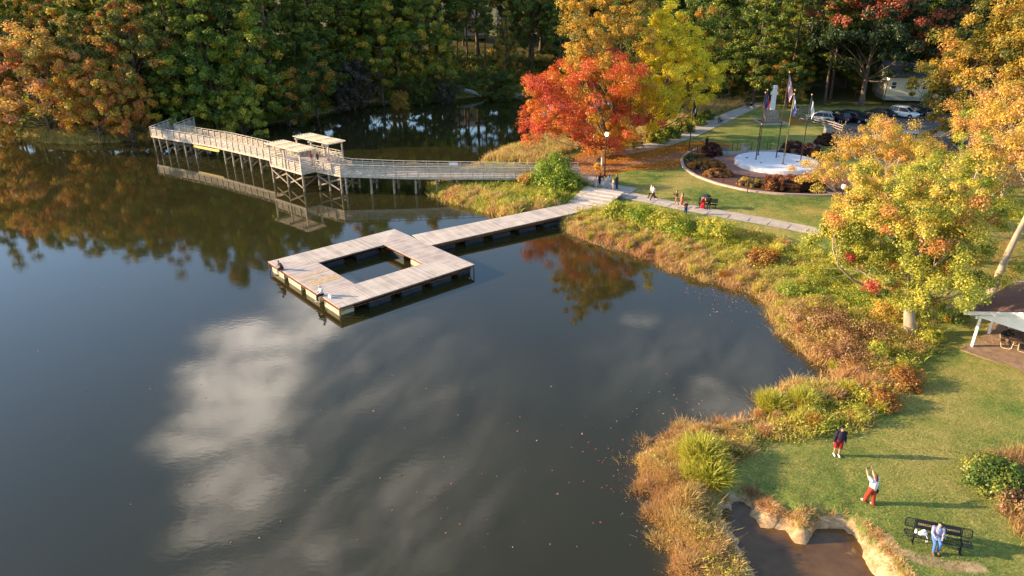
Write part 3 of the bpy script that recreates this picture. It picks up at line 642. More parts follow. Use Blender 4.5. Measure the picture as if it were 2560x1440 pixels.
for (x, y, h, k, lb) in [(47, 136, 23, 'p3', 'broad pine with long boughs left of the white cross'), (54, 138, 26, 'p1', 'pine whose trunk stands just behind the white cross'), (59.5, 133, 24, 'p2', 'bare trunked pine right of the white cross'),
                         (42, 146, 25, 'p3', 'pine overhanging the end of the far path'), (51.5, 131, 9, 'd3', 'dark bush tree behind the white cross'), (64, 141, 25, 'p1', 'pine behind the left end of the parked cars')]:
    tree(k, x, y, h, FP if k[0] == 'p' else FD, lb, 'pines around the white cross', 1.15 if k == 'p3' else 1)
for (x, y, h) in [(42, 141, 9), (46.5, 142, 10), (50, 146, 12), (56, 145, 10), (60, 147, 12), (63, 152, 13), (68, 150, 12), (73, 154, 14), (47, 152, 13), (54, 153, 14), (38, 178, 12), (30, 176, 12), (22, 172, 11), (85, 152, 14), (93, 150, 15), (70, 143, 8)]:
    tree(random.choice(['d3', 'd1']), x, y, h, FD, 'dark undergrowth tree in the shade between the pine trunks', 'low dark trees between the pines', 1.25)
for x, y, h_, lb in ((24, 117.5, 18.5, 'dark green tree right behind the lemon yellow tree'), (31.5, 124, 20, 'tall dark tree between the lemon yellow tree and the far path'), (19, 126, 19, 'dark tree on the creek bank behind the tall golden tree')):
    tree('d2', x, y, h_, FD, lb, 'dark trees behind the yellow ones', 1.05)
# the wood behind: rows filling in to the ridge
nb = 0
for row, (off, hh) in enumerate([(7, 19), (14, 22), (22, 24), (31, 25), (42, 26)]):
    x = -90.0 if row < 2 else -116.0
    while x < 120:
        y = float(np.interp(x, YF_x, YF_y)) + off + random.uniform(-2.5, 2.5)
        u = x / (y * .96) * FPX + 1280
        sparse = 1040 < u < 1330
        stp = random.uniform(6.5, 9.5) * (1.25 if row > 2 else 1)
        clear = (60 < x < 100 and y < 142)
        if not clear and not (sparse and random.random() < (.5 if row > 0 else .2)):
            leftw = x < -62
            r = random.random()
            if leftw: fm, k = (FOG, 'd2') if r < .25 else (FOL, 'd1') if r < .5 else (FG, 'd4') if r < .8 else (FP, 'p1')
            elif sparse: fm, k = (FD, 'd4') if r < .3 else (FP, 'p2')
            else: fm, k = (FD, 'd4') if r < .25 else (FG, 'd2') if r < .4 else (FD, 'd2') if r < .55 else (FP, random.choice(['p1', 'p2', 'p3']))
            h = hh * random.uniform(.88, 1.15) * (.92 if leftw else 1) * (1.08 if -62 < x < 0 else 1)
            tree(k, x + random.uniform(-1.5, 1.5), y, h, fm, {'d': 'broadleaf tree among many in the shaded wood behind the bank', 'p': 'pine tree among many in the shaded wood behind the bank'}[k[0]],
                 {'d': 'broadleaf trees of the wood', 'p': 'pines of the wood'}[k[0]], random.uniform(.95, 1.2)); nb += 1
        x += stp
# --- shrubs
def shrub_at(name, seed, px, py, h, rad, fm, label, group=None, nc=26, per=90, size=.16, z=1.0, xy=None, **k):
    tr, cr = shrub(seed, h, rad, nc, per, size, **k)
    p = G(px, py, z) if xy is None else Vector((xy[0], xy[1], h1(*xy)))
    return grow(name, tr, cr, bark, fm, p, label, 'shrub', group)
shrub_at('bright_shrub', 51, 1382, 470, 4.7, 3.0, FBG, 'tall bright green shrub hiding the end of the boardwalk', nc=95, per=140, size=.20, dome=.25)
shrub_at('bright_shrub', 52, 1436, 480, 2.3, 1.3, FBG, 'lower light green shrub next to the concrete landing', nc=34, per=110, size=.18)
shrub_at('yellow_shrub', 53, 1316, 468, 2.1, 1.1, FGOL, 'round yellow shrub left of the tall bright green shrub', nc=28, size=.16)
shrub_at('yellow_shrub', 54, 1375, 505, 1.7, 1.5, FYG, 'straw green shrub in front of the tall bright green shrub', nc=30)
for i, (px, py, h, rd, fm, lb) in enumerate([
    (1545, 545, 1.9, 2.0, FYG, 'viny yellow green shrub right beside the pier steps'), (1605, 560, 2.0, 2.1, FBG, 'second viny shrub along from the pier steps'),
    (1665, 572, 1.9, 2.0, FYG, 'viny shrub between the walker in white and the couple'), (1700, 585, 1.3, 1.6, FBG, 'low green shrub below the boy on the path'),
    (1790, 600, 2.2, 1.8, FYG, 'tall yellow green shrub below the bench with the red dress'), (1765, 585, 2.0, 1.0, FYG, 'upright yellow spray of shrub at the path edge'),
    (1905, 660, 1.5, 1.6, FRST, 'rusty shrub midway along the shore'), (2035, 700, 1.3, 1.8, FYG, 'yellow tussock shrub left of the maple'), (1990, 735, 1.0, 1.6, FBG, 'low green shrub left of the maple'),
    (2080, 820, 1.5, 2.0, FBR, 'brown weedy shrub on the point of the shore'), (2150, 860, 1.5, 2.0, FBR, 'second brown weedy shrub below the maple'), (2010, 800, 1.2, 1.7, FBR, 'brown shrub hanging over the water'),
    (2190, 900, 1.4, .9, FYG, 'small lime tussock among the brown shrubs'), (2215, 800, 1.5, 1.3, FGOL, 'yellow shrub at the left of the maple trunk'), (2330, 850, .8, .8, FYG, 'low yellow green shrub at the foot of the maple trunk'),
    (2255, 960, 1.1, 1.4, FRST, 'orange rust grass clump beside the lawn'), (2200, 1010, 1.1, 1.3, FRST, 'rust clump at the neck of the point'), (2120, 900, 1.3, 1.6, FBR, 'brown shrub by the small inlet'),
    (2380, 800, 1.1, 1.2, FD, 'dark green shrub behind the maple trunk')]):
    shrub_at('shore_shrub', 60 + i, px, py, h, rd, fm, lb, 'shrubs along the shore', nc=34, per=120, size=.15 if py < 700 else .10, z=.9)
shrub_at('corner_shrub', 85, 2482, 1212, 1.4, 1.6, foliage('glossy_green_leaves', [(0, (.05, .10, .015)), (.5, (.12, .19, .025)), (1, (.38, .36, .05))], .3), 'dense round green shrub at the right edge of the lawn', nc=60, per=120, size=.12, z=1.0)
shrub_at('corner_shrub', 86, 2545, 1275, .9, 1.1, FBR, 'brown weeds below the round green shrub', nc=28, per=100, size=.10, z=1.0)
shrub_at('corner_shrub', 87, 2570, 1200, 1.0, 1.0, FBR, 'dry brown weeds cut by the right edge', nc=28, per=100, size=.10, z=1.0)
# garden around the flag circle
def hedge(name, seed, cx, cy, rx, ry, h, fm, label, box=False, per=80, size=.13, n=60):
    rg = np.random.default_rng(seed)
    if box: a = rg.uniform(-1, 1, (n * 2, 3)); a[:, 2] = rg.random(n * 2); k = rg.integers(0, 3, n * 2); s = np.sign(rg.normal(size=n * 2)); a[np.arange(n * 2), np.minimum(k, 1)] = np.where(k < 2, s, a[np.arange(n * 2), np.minimum(k, 1)]); a[k == 2, 2] = 1
    else: a = dirs(rg, n, 0, 1)
    C = a * np.array([rx * .9, ry * .9, h * .86]) + np.array([0, 0, h * .05])
    V, F, tint, ct = leaves(rg, C, np.full(len(C), .30 if h > .8 else .2) * (h / 1.2) ** .3, per, size, ctr=np.array([0, 0, 0.])); mb = MB()
    for k in range(8): mb.tube([(rg.normal() * rx * .25, rg.normal() * ry * .25, -.05), (rg.normal() * rx * .5, rg.normal() * ry * .5, h * .8)], [.03, .012], 4)
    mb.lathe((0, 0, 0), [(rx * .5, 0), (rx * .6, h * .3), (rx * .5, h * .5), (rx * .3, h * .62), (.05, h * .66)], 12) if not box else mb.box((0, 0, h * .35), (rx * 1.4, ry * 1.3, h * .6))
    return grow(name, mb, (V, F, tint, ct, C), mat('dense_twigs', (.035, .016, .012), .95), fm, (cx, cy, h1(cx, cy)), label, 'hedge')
q = g2(1778, 388); hedge('round_hedge', 1, q.x, q.y, 1.45, 1.3, 1.75, FHED, 'single round burgundy shrub left of the flag circle')
q = g2(1985, 388); hedge('round_hedge', 2, q.x, q.y + .8, 1.9, 1.6, 1.9, FHED, 'round burgundy hedge behind the bench, left one of the pair')
q = g2(2030, 395); hedge('round_hedge', 3, q.x, q.y + .8, 1.7, 1.5, 1.8, FHED, 'round burgundy hedge right of the bench by the flag circle')
q = g2(2064, 362); hedge('round_hedge', 4, q.x, q.y, 1.7, 1.5, 1.7, FHED, 'farthest burgundy hedge next to the car park entrance')
q = g2(1983, 476); hedge('clipped_hedge', 5, q.x, q.y, 3.3, 1.15, 1.6, foliage('rust_hedge_leaves', [(0, (.12, .035, .015)), (.6, (.24, .08, .025)), (1, (.34, .15, .04))], .25), 'long clipped rust brown hedge in front of the flag circle', True, 100, .13, 70)
q = g2(1765, 420); hedge('flower_hedge', 6, q.x, q.y, 2.6, 1.5, 1.1, FRST, 'rusty orange rose bed hedge left of the white circle', False, 110, .15, 90)
q = g2(1795, 440); hedge('flower_hedge', 7, q.x, q.y, 1.9, 1.1, .9, FRST, 'lower part of the rusty rose bed nearest the curb', False, 110, .15, 80)
q = g2(1732, 400); hedge('flower_hedge', 8, q.x, q.y, 1.3, 1.3, .8, FOL, 'olive brown shrub at the corner flagpole', False, 80, .14, 36)
q = g2(1860, 462); hedge('flower_hedge', 9, q.x, q.y, .8, .6, .9, FGOL, 'small golden rose bush in front of the white circle', False, 60, .13, 20)
q = g2(1892, 468); hedge('flower_hedge', 10, q.x, q.y, .9, .6, 1.0, FOG, 'small green gold rose bush left of the clipped hedge', False, 60, .13, 22)
for i, (px, py, h, r_) in enumerate([(1675, 345, 1.8, 1.8), (1705, 330, 2.0, 2.0), (1740, 312, 1.8, 1.8), (1765, 298, 1.5, 1.6), (1640, 355, 1.6, 1.8)]):
    shrub_at('bank_shrub', 90 + i, px, py, h, r_, FD if i % 2 else FG, 'dark green shrub on the creek bank beside the far path', 'shrubs beside the far path', nc=30, per=80, size=.25)

# --- wild growth nobody could count: reeds, grasses, low cover
def scatter(zones, n, rg, shore=None):
    """random points inside polygons, optional signed-distance window"""
    out = []
    allp = np.concatenate(zones); lo = allp.min(0); hi = allp.max(0); got = 0
    while got < n:
        q = rg.uniform(lo, hi, (n * 2, 2)); m = np.zeros(len(q), bool)
        for z in zones: m |= inside(q[:, 0], q[:, 1], z)
        q = q[m]
        if shore is not None: d = sdist(q[:, 0], q[:, 1]); q = q[(d > shore[0]) & (d < shore[1])]
        out.append(q); got += len(q)
        if len(q) == 0: break
    return np.concatenate(out)[:n]
def blades(name, zones, n, hr, wd, fm, label, shore=(-.4, 99), tint=(0, 1), seed=1, tuft=.28, lean=.45, hmod=None, cat='grass', dens=None):
    rg = np.random.default_rng(seed); nt_ = max(1, n // 22); T0 = scatter(zones, nt_, rg, shore)
    if dens is not None: k = rg.random(len(T0)) < dens(T0[:, 0], T0[:, 1]); T0 = T0[k]
    nt_ = len(T0); per = 22; cl = np.repeat(np.arange(nt_), per); N = len(cl)
    off = rg.normal(size=(N, 2)) * tuft; X = T0[cl, 0] + off[:, 0]; Y = T0[cl, 1] + off[:, 1]
    Z = np.maximum(H(X, Y), -.25) - .03
    hs = (hr[0] + (hr[1] - hr[0]) * rg.random(nt_))[cl] * (.6 + .5 * rg.random(N))
    if hmod is not None: hs *= hmod(X, Y)
    a = rg.uniform(0, 6.28, N); dirx = np.cos(a) * .7 + off[:, 0] / tuft * .5; diry = np.sin(a) * .7 + off[:, 1] / tuft * .5
    ln = lean * (.3 + rg.random(N)) * hs
    wx = -np.sin(a + 1) * wd * .5; wy = np.cos(a + 1) * wd * .5; s = (.6 + .8 * rg.random(N)); wx *= s; wy *= s
    b0 = np.stack([X - wx, Y - wy, Z], -1); b1 = np.stack([X + wx, Y + wy, Z], -1)
    mx_ = X + dirx * ln * .35; my_ = Y + diry * ln * .35; m0 = np.stack([mx_ - wx, my_ - wy, Z + hs * .6], -1); m1 = np.stack([mx_ + wx, my_ + wy, Z + hs * .6], -1)
    tx = X + dirx * ln; ty = Y + diry * ln; t0 = np.stack([tx - wx * .3, ty - wy * .3, Z + hs], -1); t1 = np.stack([tx + wx * .3, ty + wy * .3, Z + hs], -1)
    V = np.stack([b0, b1, m1, m0, t1, t0], 1).reshape(-1, 3); k = np.arange(N)[:, None] * 6
    F = np.concatenate([k + np.array([0, 1, 2, 3]), k + np.array([3, 2, 4, 5])])
    big_ = .5 + .5 * np.sin(T0[:, 0] * .55 + 2 * np.sin(T0[:, 1] * .4)) * np.sin(T0[:, 1] * .6 + 1.5 * np.sin(T0[:, 0] * .5 + 1)); tv = .65 * big_ + .35 * rg.random(nt_)
    tv = tint[0] + (tint[1] - tint[0]) * tv[cl]; tn = np.stack([np.repeat(tv, 6), np.repeat(rg.random(N), 6), np.zeros(N * 6)], -1)
    o = link(np_mesh(name, V, F, tn), name, fm); return tag(o, label, cat, kind='stuff')
FGRS = foliage('wild_grass_blades', [(0, (0.138, 0.230, 0.023)), (.35, (0.322, 0.391, 0.040)), (.65, (0.575, 0.529, 0.092)), (.88, (0.690, 0.506, 0.161)), (1, (0.598, 0.345, 0.138))], .45)
FDRY = foliage('dry_grass_blades', [(0, (.42, .38, .10)), (.35, (.58, .44, .15)), (.7, (.50, .31, .13)), (1, (.36, .20, .11))], .45)
W1, W2, W3 = WILD
south = [W1]
lowpt = [poly_px([(1500, 1060), (1640, 1080), (1800, 1040), (1850, 1080), (1860, 1125), (1790, 1185), (1765, 1260), (1790, 1330), (1835, 1400), (1870, 1520), (1700, 1560), (1600, 1400), (1540, 1180)], .8)]
def mounds(x, y): return .62 + .6 * np.clip(np.sin(x * 1.9 + 1.5 * np.sin(y * 1.3)) * np.sin(y * 2.1 + 1.2 * np.sin(x * 1.7)), -.35, 1) if np.ndim(x) else 1
def mounds_wide(x, y): return .55 + .75 * np.clip(np.sin(x * 1.15 + 2 * np.sin(y * .7)) * np.sin(y * 1.25 + 1.7 * np.sin(x * .6)), -.35, 1)
FSTR = foliage('straw_blades', [(0, (0.550, 0.440, 0.143)), (.4, (0.638, 0.440, 0.176)), (.75, (0.550, 0.297, 0.132)), (1, (0.396, 0.187, 0.110))], .4)
FLUS = foliage('lush_blades', [(0, (.22, .26, .03)), (.5, (.42, .42, .045)), (1, (.62, .54, .09))], .45)
blades('dry_reeds', lowpt, 90000, (.25, .62), .022, FDRY, 'tall dry rust and straw reeds on the low point by the lake', (-.6, 99), seed=2, hmod=mounds, tuft=.16, lean=.6)
blades('dry_reeds', lowpt, 50000, (.2, .65), .022, FSTR, 'pale straw stems among the reeds on the low point', (-.5, 99), seed=12, hmod=mounds, tuft=.3, lean=.8)
blades('straw_grass', south, 70000, (.35, .85), .032, FSTR, 'pale straw grass leaning over the waterline', (-.3, 3.2), seed=13, hmod=mounds, tuft=.26, lean=.8, dens=lambda x, y: np.where(y < 33, .1, .9))
blades('wild_grass', south, 120000, (.25, .75), .034, FGRS, 'rough green and straw grass between the lawn and the lake', (1.4, 99), seed=3, hmod=mounds, tuft=.34, lean=.7, dens=lambda x, y: np.where(y < 31, .25, .9))
blades('lush_grass', south, 60000, (.35, .8), .03, FLUS, 'patches of lush green grass in the shore growth', (1.2, 99), seed=4, hmod=mounds, dens=lambda x, y: (np.sin(x * .45 + 1) * np.sin(y * .38 + .6) > .1) * np.where(y < 27, .3, 1.0))
# separate tussocks: a fountain of blades each
def tussock(seed, n, h, r, wd):
    rg = np.random.default_rng(seed); a = rg.uniform(0, 6.28, n); q = rg.random(n) ** .5; hs = h * (.45 + .65 * rg.random(n)) * (1 - .3 * q); d = np.stack([np.cos(a), np.sin(a)], -1)
    a2 = a + rg.normal(size=n) * .9; d2 = np.stack([np.cos(a2), np.sin(a2)], -1); ln = (.12 + .45 * rg.random(n) * q) * r
    b = d * (q * r * .75)[:, None]; m = b + d2 * (ln * .4)[:, None]; t = b + d2 * (ln * (1 + .6 * rg.random(n)))[:, None]; aw = rg.uniform(0, 6.28, n); wv = np.stack([np.cos(aw), np.sin(aw)], -1) * wd * .5
    def st(p, z, f): return np.concatenate([p - wv * f, z[:, None]], 1), np.concatenate([p + wv * f, z[:, None]], 1)
    b0, b1 = st(b, hs * 0 - .06, 1); m0, m1 = st(m, hs * .65, 1); t0, t1 = st(t, hs * (1.0 - .25 * rg.random(n)), .3)
    V = np.stack([b0, b1, m1, m0, t1, t0], 1).reshape(-1, 3); k = np.arange(n)[:, None] * 6; F = np.concatenate([k + np.array([0, 1, 2, 3]), k + np.array([3, 2, 4, 5])])
    tn = np.stack([np.repeat(.45 + .5 * rg.random(n), 6), np.repeat(rg.random(n), 6), np.zeros(n * 6)], -1); return V, F, tn
tpro = [np_mesh('tussock', *tussock(300 + k, 520, 1.0, .62, .030)) for k in range(4)]
for t_ in tpro: t_.materials.append(FGRS)
rgt = np.random.default_rng(55); spots = scatter([W1, W2], 460, rgt, (.1, 99)); spots = spots[spots[:, 1] > 30]; kept = []
for x_, y_ in spots:
    if all((x_ - a) ** 2 + (y_ - b) ** 2 > .9 for a, b in kept): kept.append((x_, y_))
kept = kept[:230]
for px_, py_, sc_, lb_t in ((1752, 1150, 1.65, 'big lime green grass clump on the dry point'), (1775, 1200, 1.45, 'second lime grass clump beside the lawn of the dry point'), (1735, 1195, 1.1, 'smallest lime grass clump among the dry reeds'),
                            (1930, 1020, 1.35, 'yellow green grass clump at the water on the second point'), (2010, 1010, 1.2, 'lush clump at the middle of the second point'), (2120, 985, 1.0, 'lime clump at the head of the small inlet'), (2195, 905, 1.0, 'lime clump among the brown weeds under the maple')):
    o = bpy.data.objects.new('grass_clump', np_mesh('grass_clump', *tussock(int(px_), 2200, 1.0, .75, .026))); col.objects.link(o); o.location = G(px_, py_, .7); o.scale = (sc_, sc_, sc_ * .9); o.data.materials.append(FLUS); tag(o, lb_t, 'grass clump')
for i_, (x_, y_) in enumerate(kept):
    o = bpy.data.objects.new('grass_tussock', tpro[i_ % 4]); col.objects.link(o); z_ = h1(x_, y_); o.location = (x_, y_, z_); o.rotation_euler = (0, 0, rgt.uniform(0, 6.28)); s_ = rgt.uniform(.5, 1.0); o.scale = (s_, s_, s_ * rgt.uniform(.7, 1.1))
    dd_ = float(sdist(np.array([x_]), np.array([y_]))[0]); r_ = rgt.random()
    fm_ = (FDRY if r_ < .7 else FSTR) if (y_ < 33 and dd_ < 3) else (FSTR if r_ < .35 else FRST if r_ < .47 else FLUS if r_ < .6 else FYG if r_ < .75 else FGRS) if dd_ < 4 else (FLUS if r_ < .3 else FYG if r_ < .5 else FGRS if r_ < .85 else FSTR)
    o.material_slots[0].link = 'OBJECT'; o.material_slots[0].material = fm_
    nm_ = {FDRY.name: 'rust and straw', FSTR.name: 'pale straw', FRST.name: 'rusty orange', FLUS.name: 'lush green', FYG.name: 'yellow green', FGRS.name: 'green and straw'}[fm_.name]
    tag(o, nm_ + ' grass tussock in the overgrown belt along the shore', 'tussock', nm_ + ' tussocks along the shore')
blades('reed_bank', [W2], 26000, (.4, .9), .045, FSTR, 'pale straw grass at the water between the boardwalk and the pier', (-.5, 3.5), seed=15, hmod=mounds)
blades('reed_bank', [W2], 26000, (.35, .9), .045, FGRS, 'straw and green reeds between the boardwalk and the pier', (-.5, 99), seed=5, tint=(.2, 1))
blades('reed_bank', [W3], 60000, (.5, 1.2), .06, FDRY, 'golden reeds behind the boardwalk below the red tree', (-.4, 99), seed=6, tint=(0, .6))
lbk_ = 0
lb_ = poly_px([(60, 325), (300, 330), (420, 325), (420, 356), (180, 364), (80, 360)], .3)
blades('reed_bank', [lb_], 25000, (.4, .9), .07, FDRY, 'low golden reeds on the left bank under the orange trees', (-1.0, 99), seed=7, tint=(0, .5))
fb_ = poly_px([(860, 250), (1130, 240), (1220, 232), (1220, 246), (1080, 262), (940, 262)], .3)
blades('reed_bank', [fb_], 9000, (.3, .6), .08, FGRS, 'thin line of grass on the far inlet bank', (-.6, 3), seed=8, tint=(.2, .6))
ditch = poly_px([(2460, 1160), (2600, 1130), (2640, 1300), (2600, 1380), (2560, 1330)], .8)
blades('wild_grass', [ditch], 16000, (.3, .7), .025, FDRY, 'dry weeds in the ditch at the right edge', None, seed=9)
rimz = [poly_px([(1790, 1240), (1880, 1220), (1960, 1280), (2120, 1280), (2200, 1330), (2280, 1440), (2300, 1500), (2200, 1500), (2100, 1360), (1900, 1350), (1850, 1290)], .8)]
blades('bank_grass', rimz, 7000, (.06, .22), .018, FSTR, 'short golden grass hanging over the cut edge of the muddy cove', (.32, 1.0), seed=31, tuft=.12, lean=1.2)
blades('lawn_grass', [poly_px([(1900, 1140), (2050, 1115), (2230, 1090), (2330, 900), (2560, 960), (2560, 1440), (2250, 1440), (2120, 1310), (1980, 1290), (1860, 1230)], .9)], 170000, (.03, .085), .014, foliage('lawn_blades', [(0, (.14, .25, .045)), (.5, (.29, .34, .08)), (1, (.52, .44, .17))], .35), 'short mown grass of the near lawn', (.5, 99), seed=32, tuft=.3, lean=.6)
# low leafy cover in the shore belt
def cover(name, zones, n, fm, label, size, hgt, shore, seed, per=40, rad=.5):
    rg = np.random.default_rng(seed); q = scatter(zones, n, rg, shore); Z = H(q[:, 0], q[:, 1])
    bump = .5 + .5 * np.sin(q[:, 0] * .9 + seed) * np.sin(q[:, 1] * .8 + np.sin(q[:, 0]))
    C = np.stack([q[:, 0], q[:, 1], Z + .1 + hgt * bump * rg.random(len(q))], -1)
    V, F, tint, ct = leaves(rg, C, rad * (.6 + .8 * rg.random(len(q))), per, size, .7); o = link(np_mesh(name, V, F, tint), name, fm); return tag(o, label, 'undergrowth', kind='stuff')
cover('undergrowth', [W1], 900, FYG, 'leafy yellow green undergrowth between the path and the shore', .11, .7, (2.5, 99), 21)
cover('undergrowth', [poly_px([(1930, 780), (2080, 760), (2200, 820), (2330, 870), (2250, 960), (2080, 930), (1990, 880)], .8)], 420, FBR, 'brown seed heads and weeds under the maple', .09, .8, (.3, 99), 22)
cover('undergrowth', [W1], 420, FLUS, 'soft green weeds in the shore growth', .10, .6, (1.0, 99), 28)
cover('undergrowth', [W2], 260, FG, 'green undergrowth between the boardwalk and the pier', .15, .8, (1.0, 99), 23)
cover('undergrowth', [W3], 300, FOL, 'brushy undergrowth below the red and yellow trees', .18, .8, (.5, 99), 24)
rg = np.random.default_rng(77)
wf_ = [np.array([(-112, 108), (-62, 108), (-50, 118), (-36, 135), (-20, 147), (0, 158), (46, 172), (60, 174), (60, 190), (-10, 190), (-60, 165), (-112, 150)], float)]
cover('forest_undergrowth', wf_, 1500, FD, 'dark undergrowth on the floor of the wood', .40, 1.6, (-.6, 40), 25, 45, 1.3)
# --- fallen and floating leaves
def litter(name, P2, zf, size, fm, label, seed):
    rg = np.random.default_rng(seed); N = len(P2); Z = zf(P2[:, 0], P2[:, 1]); a = rg.uniform(0, 6.28, N); s = size * (.5 + rg.random(N)); t = np.stack([np.cos(a) * s, np.sin(a) * s, rg.normal(size=N) * s * .15], -1); b_ = np.stack([-np.sin(a) * s * .7, np.cos(a) * s * .7, rg.normal(size=N) * s * .15], -1)
    p = np.stack([P2[:, 0], P2[:, 1], Z], -1); V = np.stack([p - t, p - b_, p + t, p + b_], 1).reshape(-1, 3); F = np.arange(N * 4).reshape(N, 4)
    o = link(np_mesh(name, V, F, np.stack([np.repeat(rg.random(N), 4), np.repeat(rg.random(N), 4), np.zeros(N * 4)], -1)), name, fm); return tag(o, label, 'leaves', kind='stuff')
FLIT = foliage('fallen_leaves', [(0, (.40, .12, .02)), (.5, (.62, .27, .04)), (1, (.72, .48, .10))], .1)
FFLO = foliage('floating_leaves', [(0, (.30, .08, .04)), (.7, (.36, .16, .09)), (1, (.44, .34, .24))], .1)
litter('fallen_leaves', scatter([LIT[0]], 14000, np.random.default_rng(5)), lambda x, y: H(x, y) + .09, .07, FLIT, 'orange leaves fallen on the grass and paving under the red tree', 5)
park = poly_px([(1500, 450), (1700, 430), (1800, 470), (2050, 495), (2090, 560), (1900, 545), (1560, 480)])
litter('fallen_leaves', scatter([park], 1500, np.random.default_rng(16)), lambda x, y: H(x, y) + .05, .06, FLIT, 'thin scatter of leaves over the park lawn by the path', 16)
east = poly_px([(2110, 610), (2560, 560), (2620, 900), (2440, 860), (2380, 760), (2200, 680)])
litter('fallen_leaves', scatter([east], 2600, np.random.default_rng(17)), lambda x, y: H(x, y) + .05, .06, FLIT, 'leaves fallen under the amber trees around the shelter', 17)
lawn = poly_px([(2330, 900), (2200, 1100), (1900, 1160), (1860, 1240), (2100, 1280), (2200, 1440), (2560, 1440), (2560, 1260), (2420, 1140), (2560, 1000), (2560, 930)])
litter('fallen_leaves', scatter([lawn], 2200, np.random.default_rng(6)), lambda x, y: H(x, y) + .03, .020, FFLO, 'scattered small leaves and white specks on the near lawn', 6)
rg = np.random.default_rng(8); fl = []
for (px, py, sx_, sy_, n) in [(950, 1200, 380, 170, 90), (1250, 1180, 250, 120, 80), (1650, 1080, 120, 80, 80), (450, 900, 260, 120, 40), (1800, 735, 45, 25, 420), (1850, 745, 40, 14, 150), (400, 480, 300, 70, 160), (1560, 1180, 40, 60, 60), (1660, 1200, 30, 90, 160), (1700, 1330, 30, 90, 160), (1720, 1000, 60, 30, 40), (760, 350, 120, 40, 70), (1115, 482, 25, 10, 200)]:
    for _ in range(n): fl.append(P(px + rg.normal() * sx_, py + rg.normal() * sy_))
rg.shuffle(fl); fl = np.array(fl)[:int(len(fl) * .6)]; fl = fl[sdist(fl[:, 0], fl[:, 1]) < -.1]
litter('floating_leaves', fl, lambda x, y: 0 * x + .012, .05, FFLO, 'leaves floating on the lake', 9)
# ------------------------------------------------------------------ materials for built things
wood = mat('weathered_wood', (.60, .51, .43), .85, .14, 1.2, .4, 30, stretch=(1, 1, 6))
wood_rail = mat('rail_wood', (.58, .49, .38), .85, .2, 2.5, .3, 30)
pile_m = mat('pile_wood', (.34, .27, .19), .9, .25, 2, .4, 20)
dark_steel = mat('black_metal', (.012, .012, .013), .45, .2, 5)
rusty = mat('rusty_steel', (.22, .09, .035), .8, .3, 4)
white_p = mat('white_paint', (.78, .77, .74), .55, .05, 2)
def planks(name, c, pl=.14, axis_='X', c3=(.62, .44, .26)):
    m = bpy.data.materials.new(name); m.use_nodes = True; nt = m.node_tree; b = nt.nodes['Principled BSDF']; b.inputs['Roughness'].default_value = .85
    tc = nn(nt, 'ShaderNodeTexCoord'); sp = nn(nt, 'ShaderNodeSeparateXYZ'); nt.links.new(tc.outputs['Object'], sp.inputs[0])
    dv = nn(nt, 'ShaderNodeMath', operation='DIVIDE'); dv.inputs[1].default_value = pl; nt.links.new(sp.outputs[axis_], dv.inputs[0])
    fl_ = nn(nt, 'ShaderNodeMath', operation='FLOOR'); nt.links.new(dv.outputs[0], fl_.inputs[0])
    fr = nn(nt, 'ShaderNodeMath', operation='FRACT'); nt.links.new(dv.outputs[0], fr.inputs[0])
    wn = nn(nt, 'ShaderNodeTexWhiteNoise', noise_dimensions='1D'); nt.links.new(fl_.outputs[0], wn.inputs[1])
    no = nn(nt, 'ShaderNodeTexNoise'); no.inputs['Scale'].default_value = .9; no.inputs['Detail'].default_value = 7; nt.links.new(tc.outputs['Object'], no.inputs[0])
    r = nn(nt, 'ShaderNodeValToRGB'); cr = r.color_ramp; cr.elements.new(.5)
    for e, (p, q) in zip(cr.elements, [(0, tuple(x * .58 for x in c)), (.5, c), (1, tuple(min(1, x * 1.3) for x in c))]): e.position = p; e.color = (*q, 1)
    ad = nn(nt, 'ShaderNodeMath', operation='MULTIPLY_ADD'); ad.inputs[1].default_value = .48; nt.links.new(wn.outputs[0], ad.inputs[0])
    m2 = nn(nt, 'ShaderNodeMath', operation='MULTIPLY_ADD'); m2.inputs[1].default_value = 1.3; m2.inputs[2].default_value = -.35; nt.links.new(no.outputs[0], m2.inputs[0]); nt.links.new(m2.outputs[0], ad.inputs[2])
    nt.links.new(ad.outputs[0], r.inputs[0])
    gp = nn(nt, 'ShaderNodeMath', operation='GREATER_THAN'); gp.inputs[1].default_value = .1; nt.links.new(fr.outputs[0], gp.inputs[0])
    mx = nn(nt, 'ShaderNodeMix', data_type='RGBA'); mx.inputs[6].default_value = tuple(x * .35 for x in c) + (1,); nt.links.new(gp.outputs[0], mx.inputs[0]); nt.links.new(r.outputs[0], mx.inputs[7]); nt.links.new(mx.outputs[2], b.inputs['Base Color'])
    return m
deckX = planks('deck_boards', (.58, .49, .40)); deckT = planks('deck_boards_new', (.62, .50, .36))
deckG = planks('grey_deck_boards', (.42, .34, .29))

# ------------------------------------------------------------------ floating dock (local frame: x along its long side)
A0 = Vector((-12.93, 46.07)); ux = Vector((.744, .668)).normalized(); ang = math.atan2(ux.y, ux.x); uy = Vector((-ux.y, ux.x))
DW, DH, WD, DZ = 13.0, 12.55, 3.15, .86
dock = empty('floating_dock', (A0.x, A0.y, 0), ang, 'square floating wooden dock with an open water square in its middle', 'dock')
def trap(pts, name, m, rz=0.0, parent=dock):
    o = MB().prism([tuple(Matrix.Rotation(-rz, 2) @ Vector(p)) for p in pts], DZ - .045, DZ).build(name, m, parent); o.rotation_euler = (0, 0, rz); return o
o_, i_ = [(0, 0), (DW, 0), (DW, DH), (0, DH)], [(WD, WD), (DW - WD, WD), (DW - WD, DH - WD), (WD, DH - WD)]
trap([o_[0], o_[1], i_[1], i_[0]], 'deck_panel', deckX); trap([o_[2], o_[3], i_[3], i_[2]], 'deck_panel', deckX)
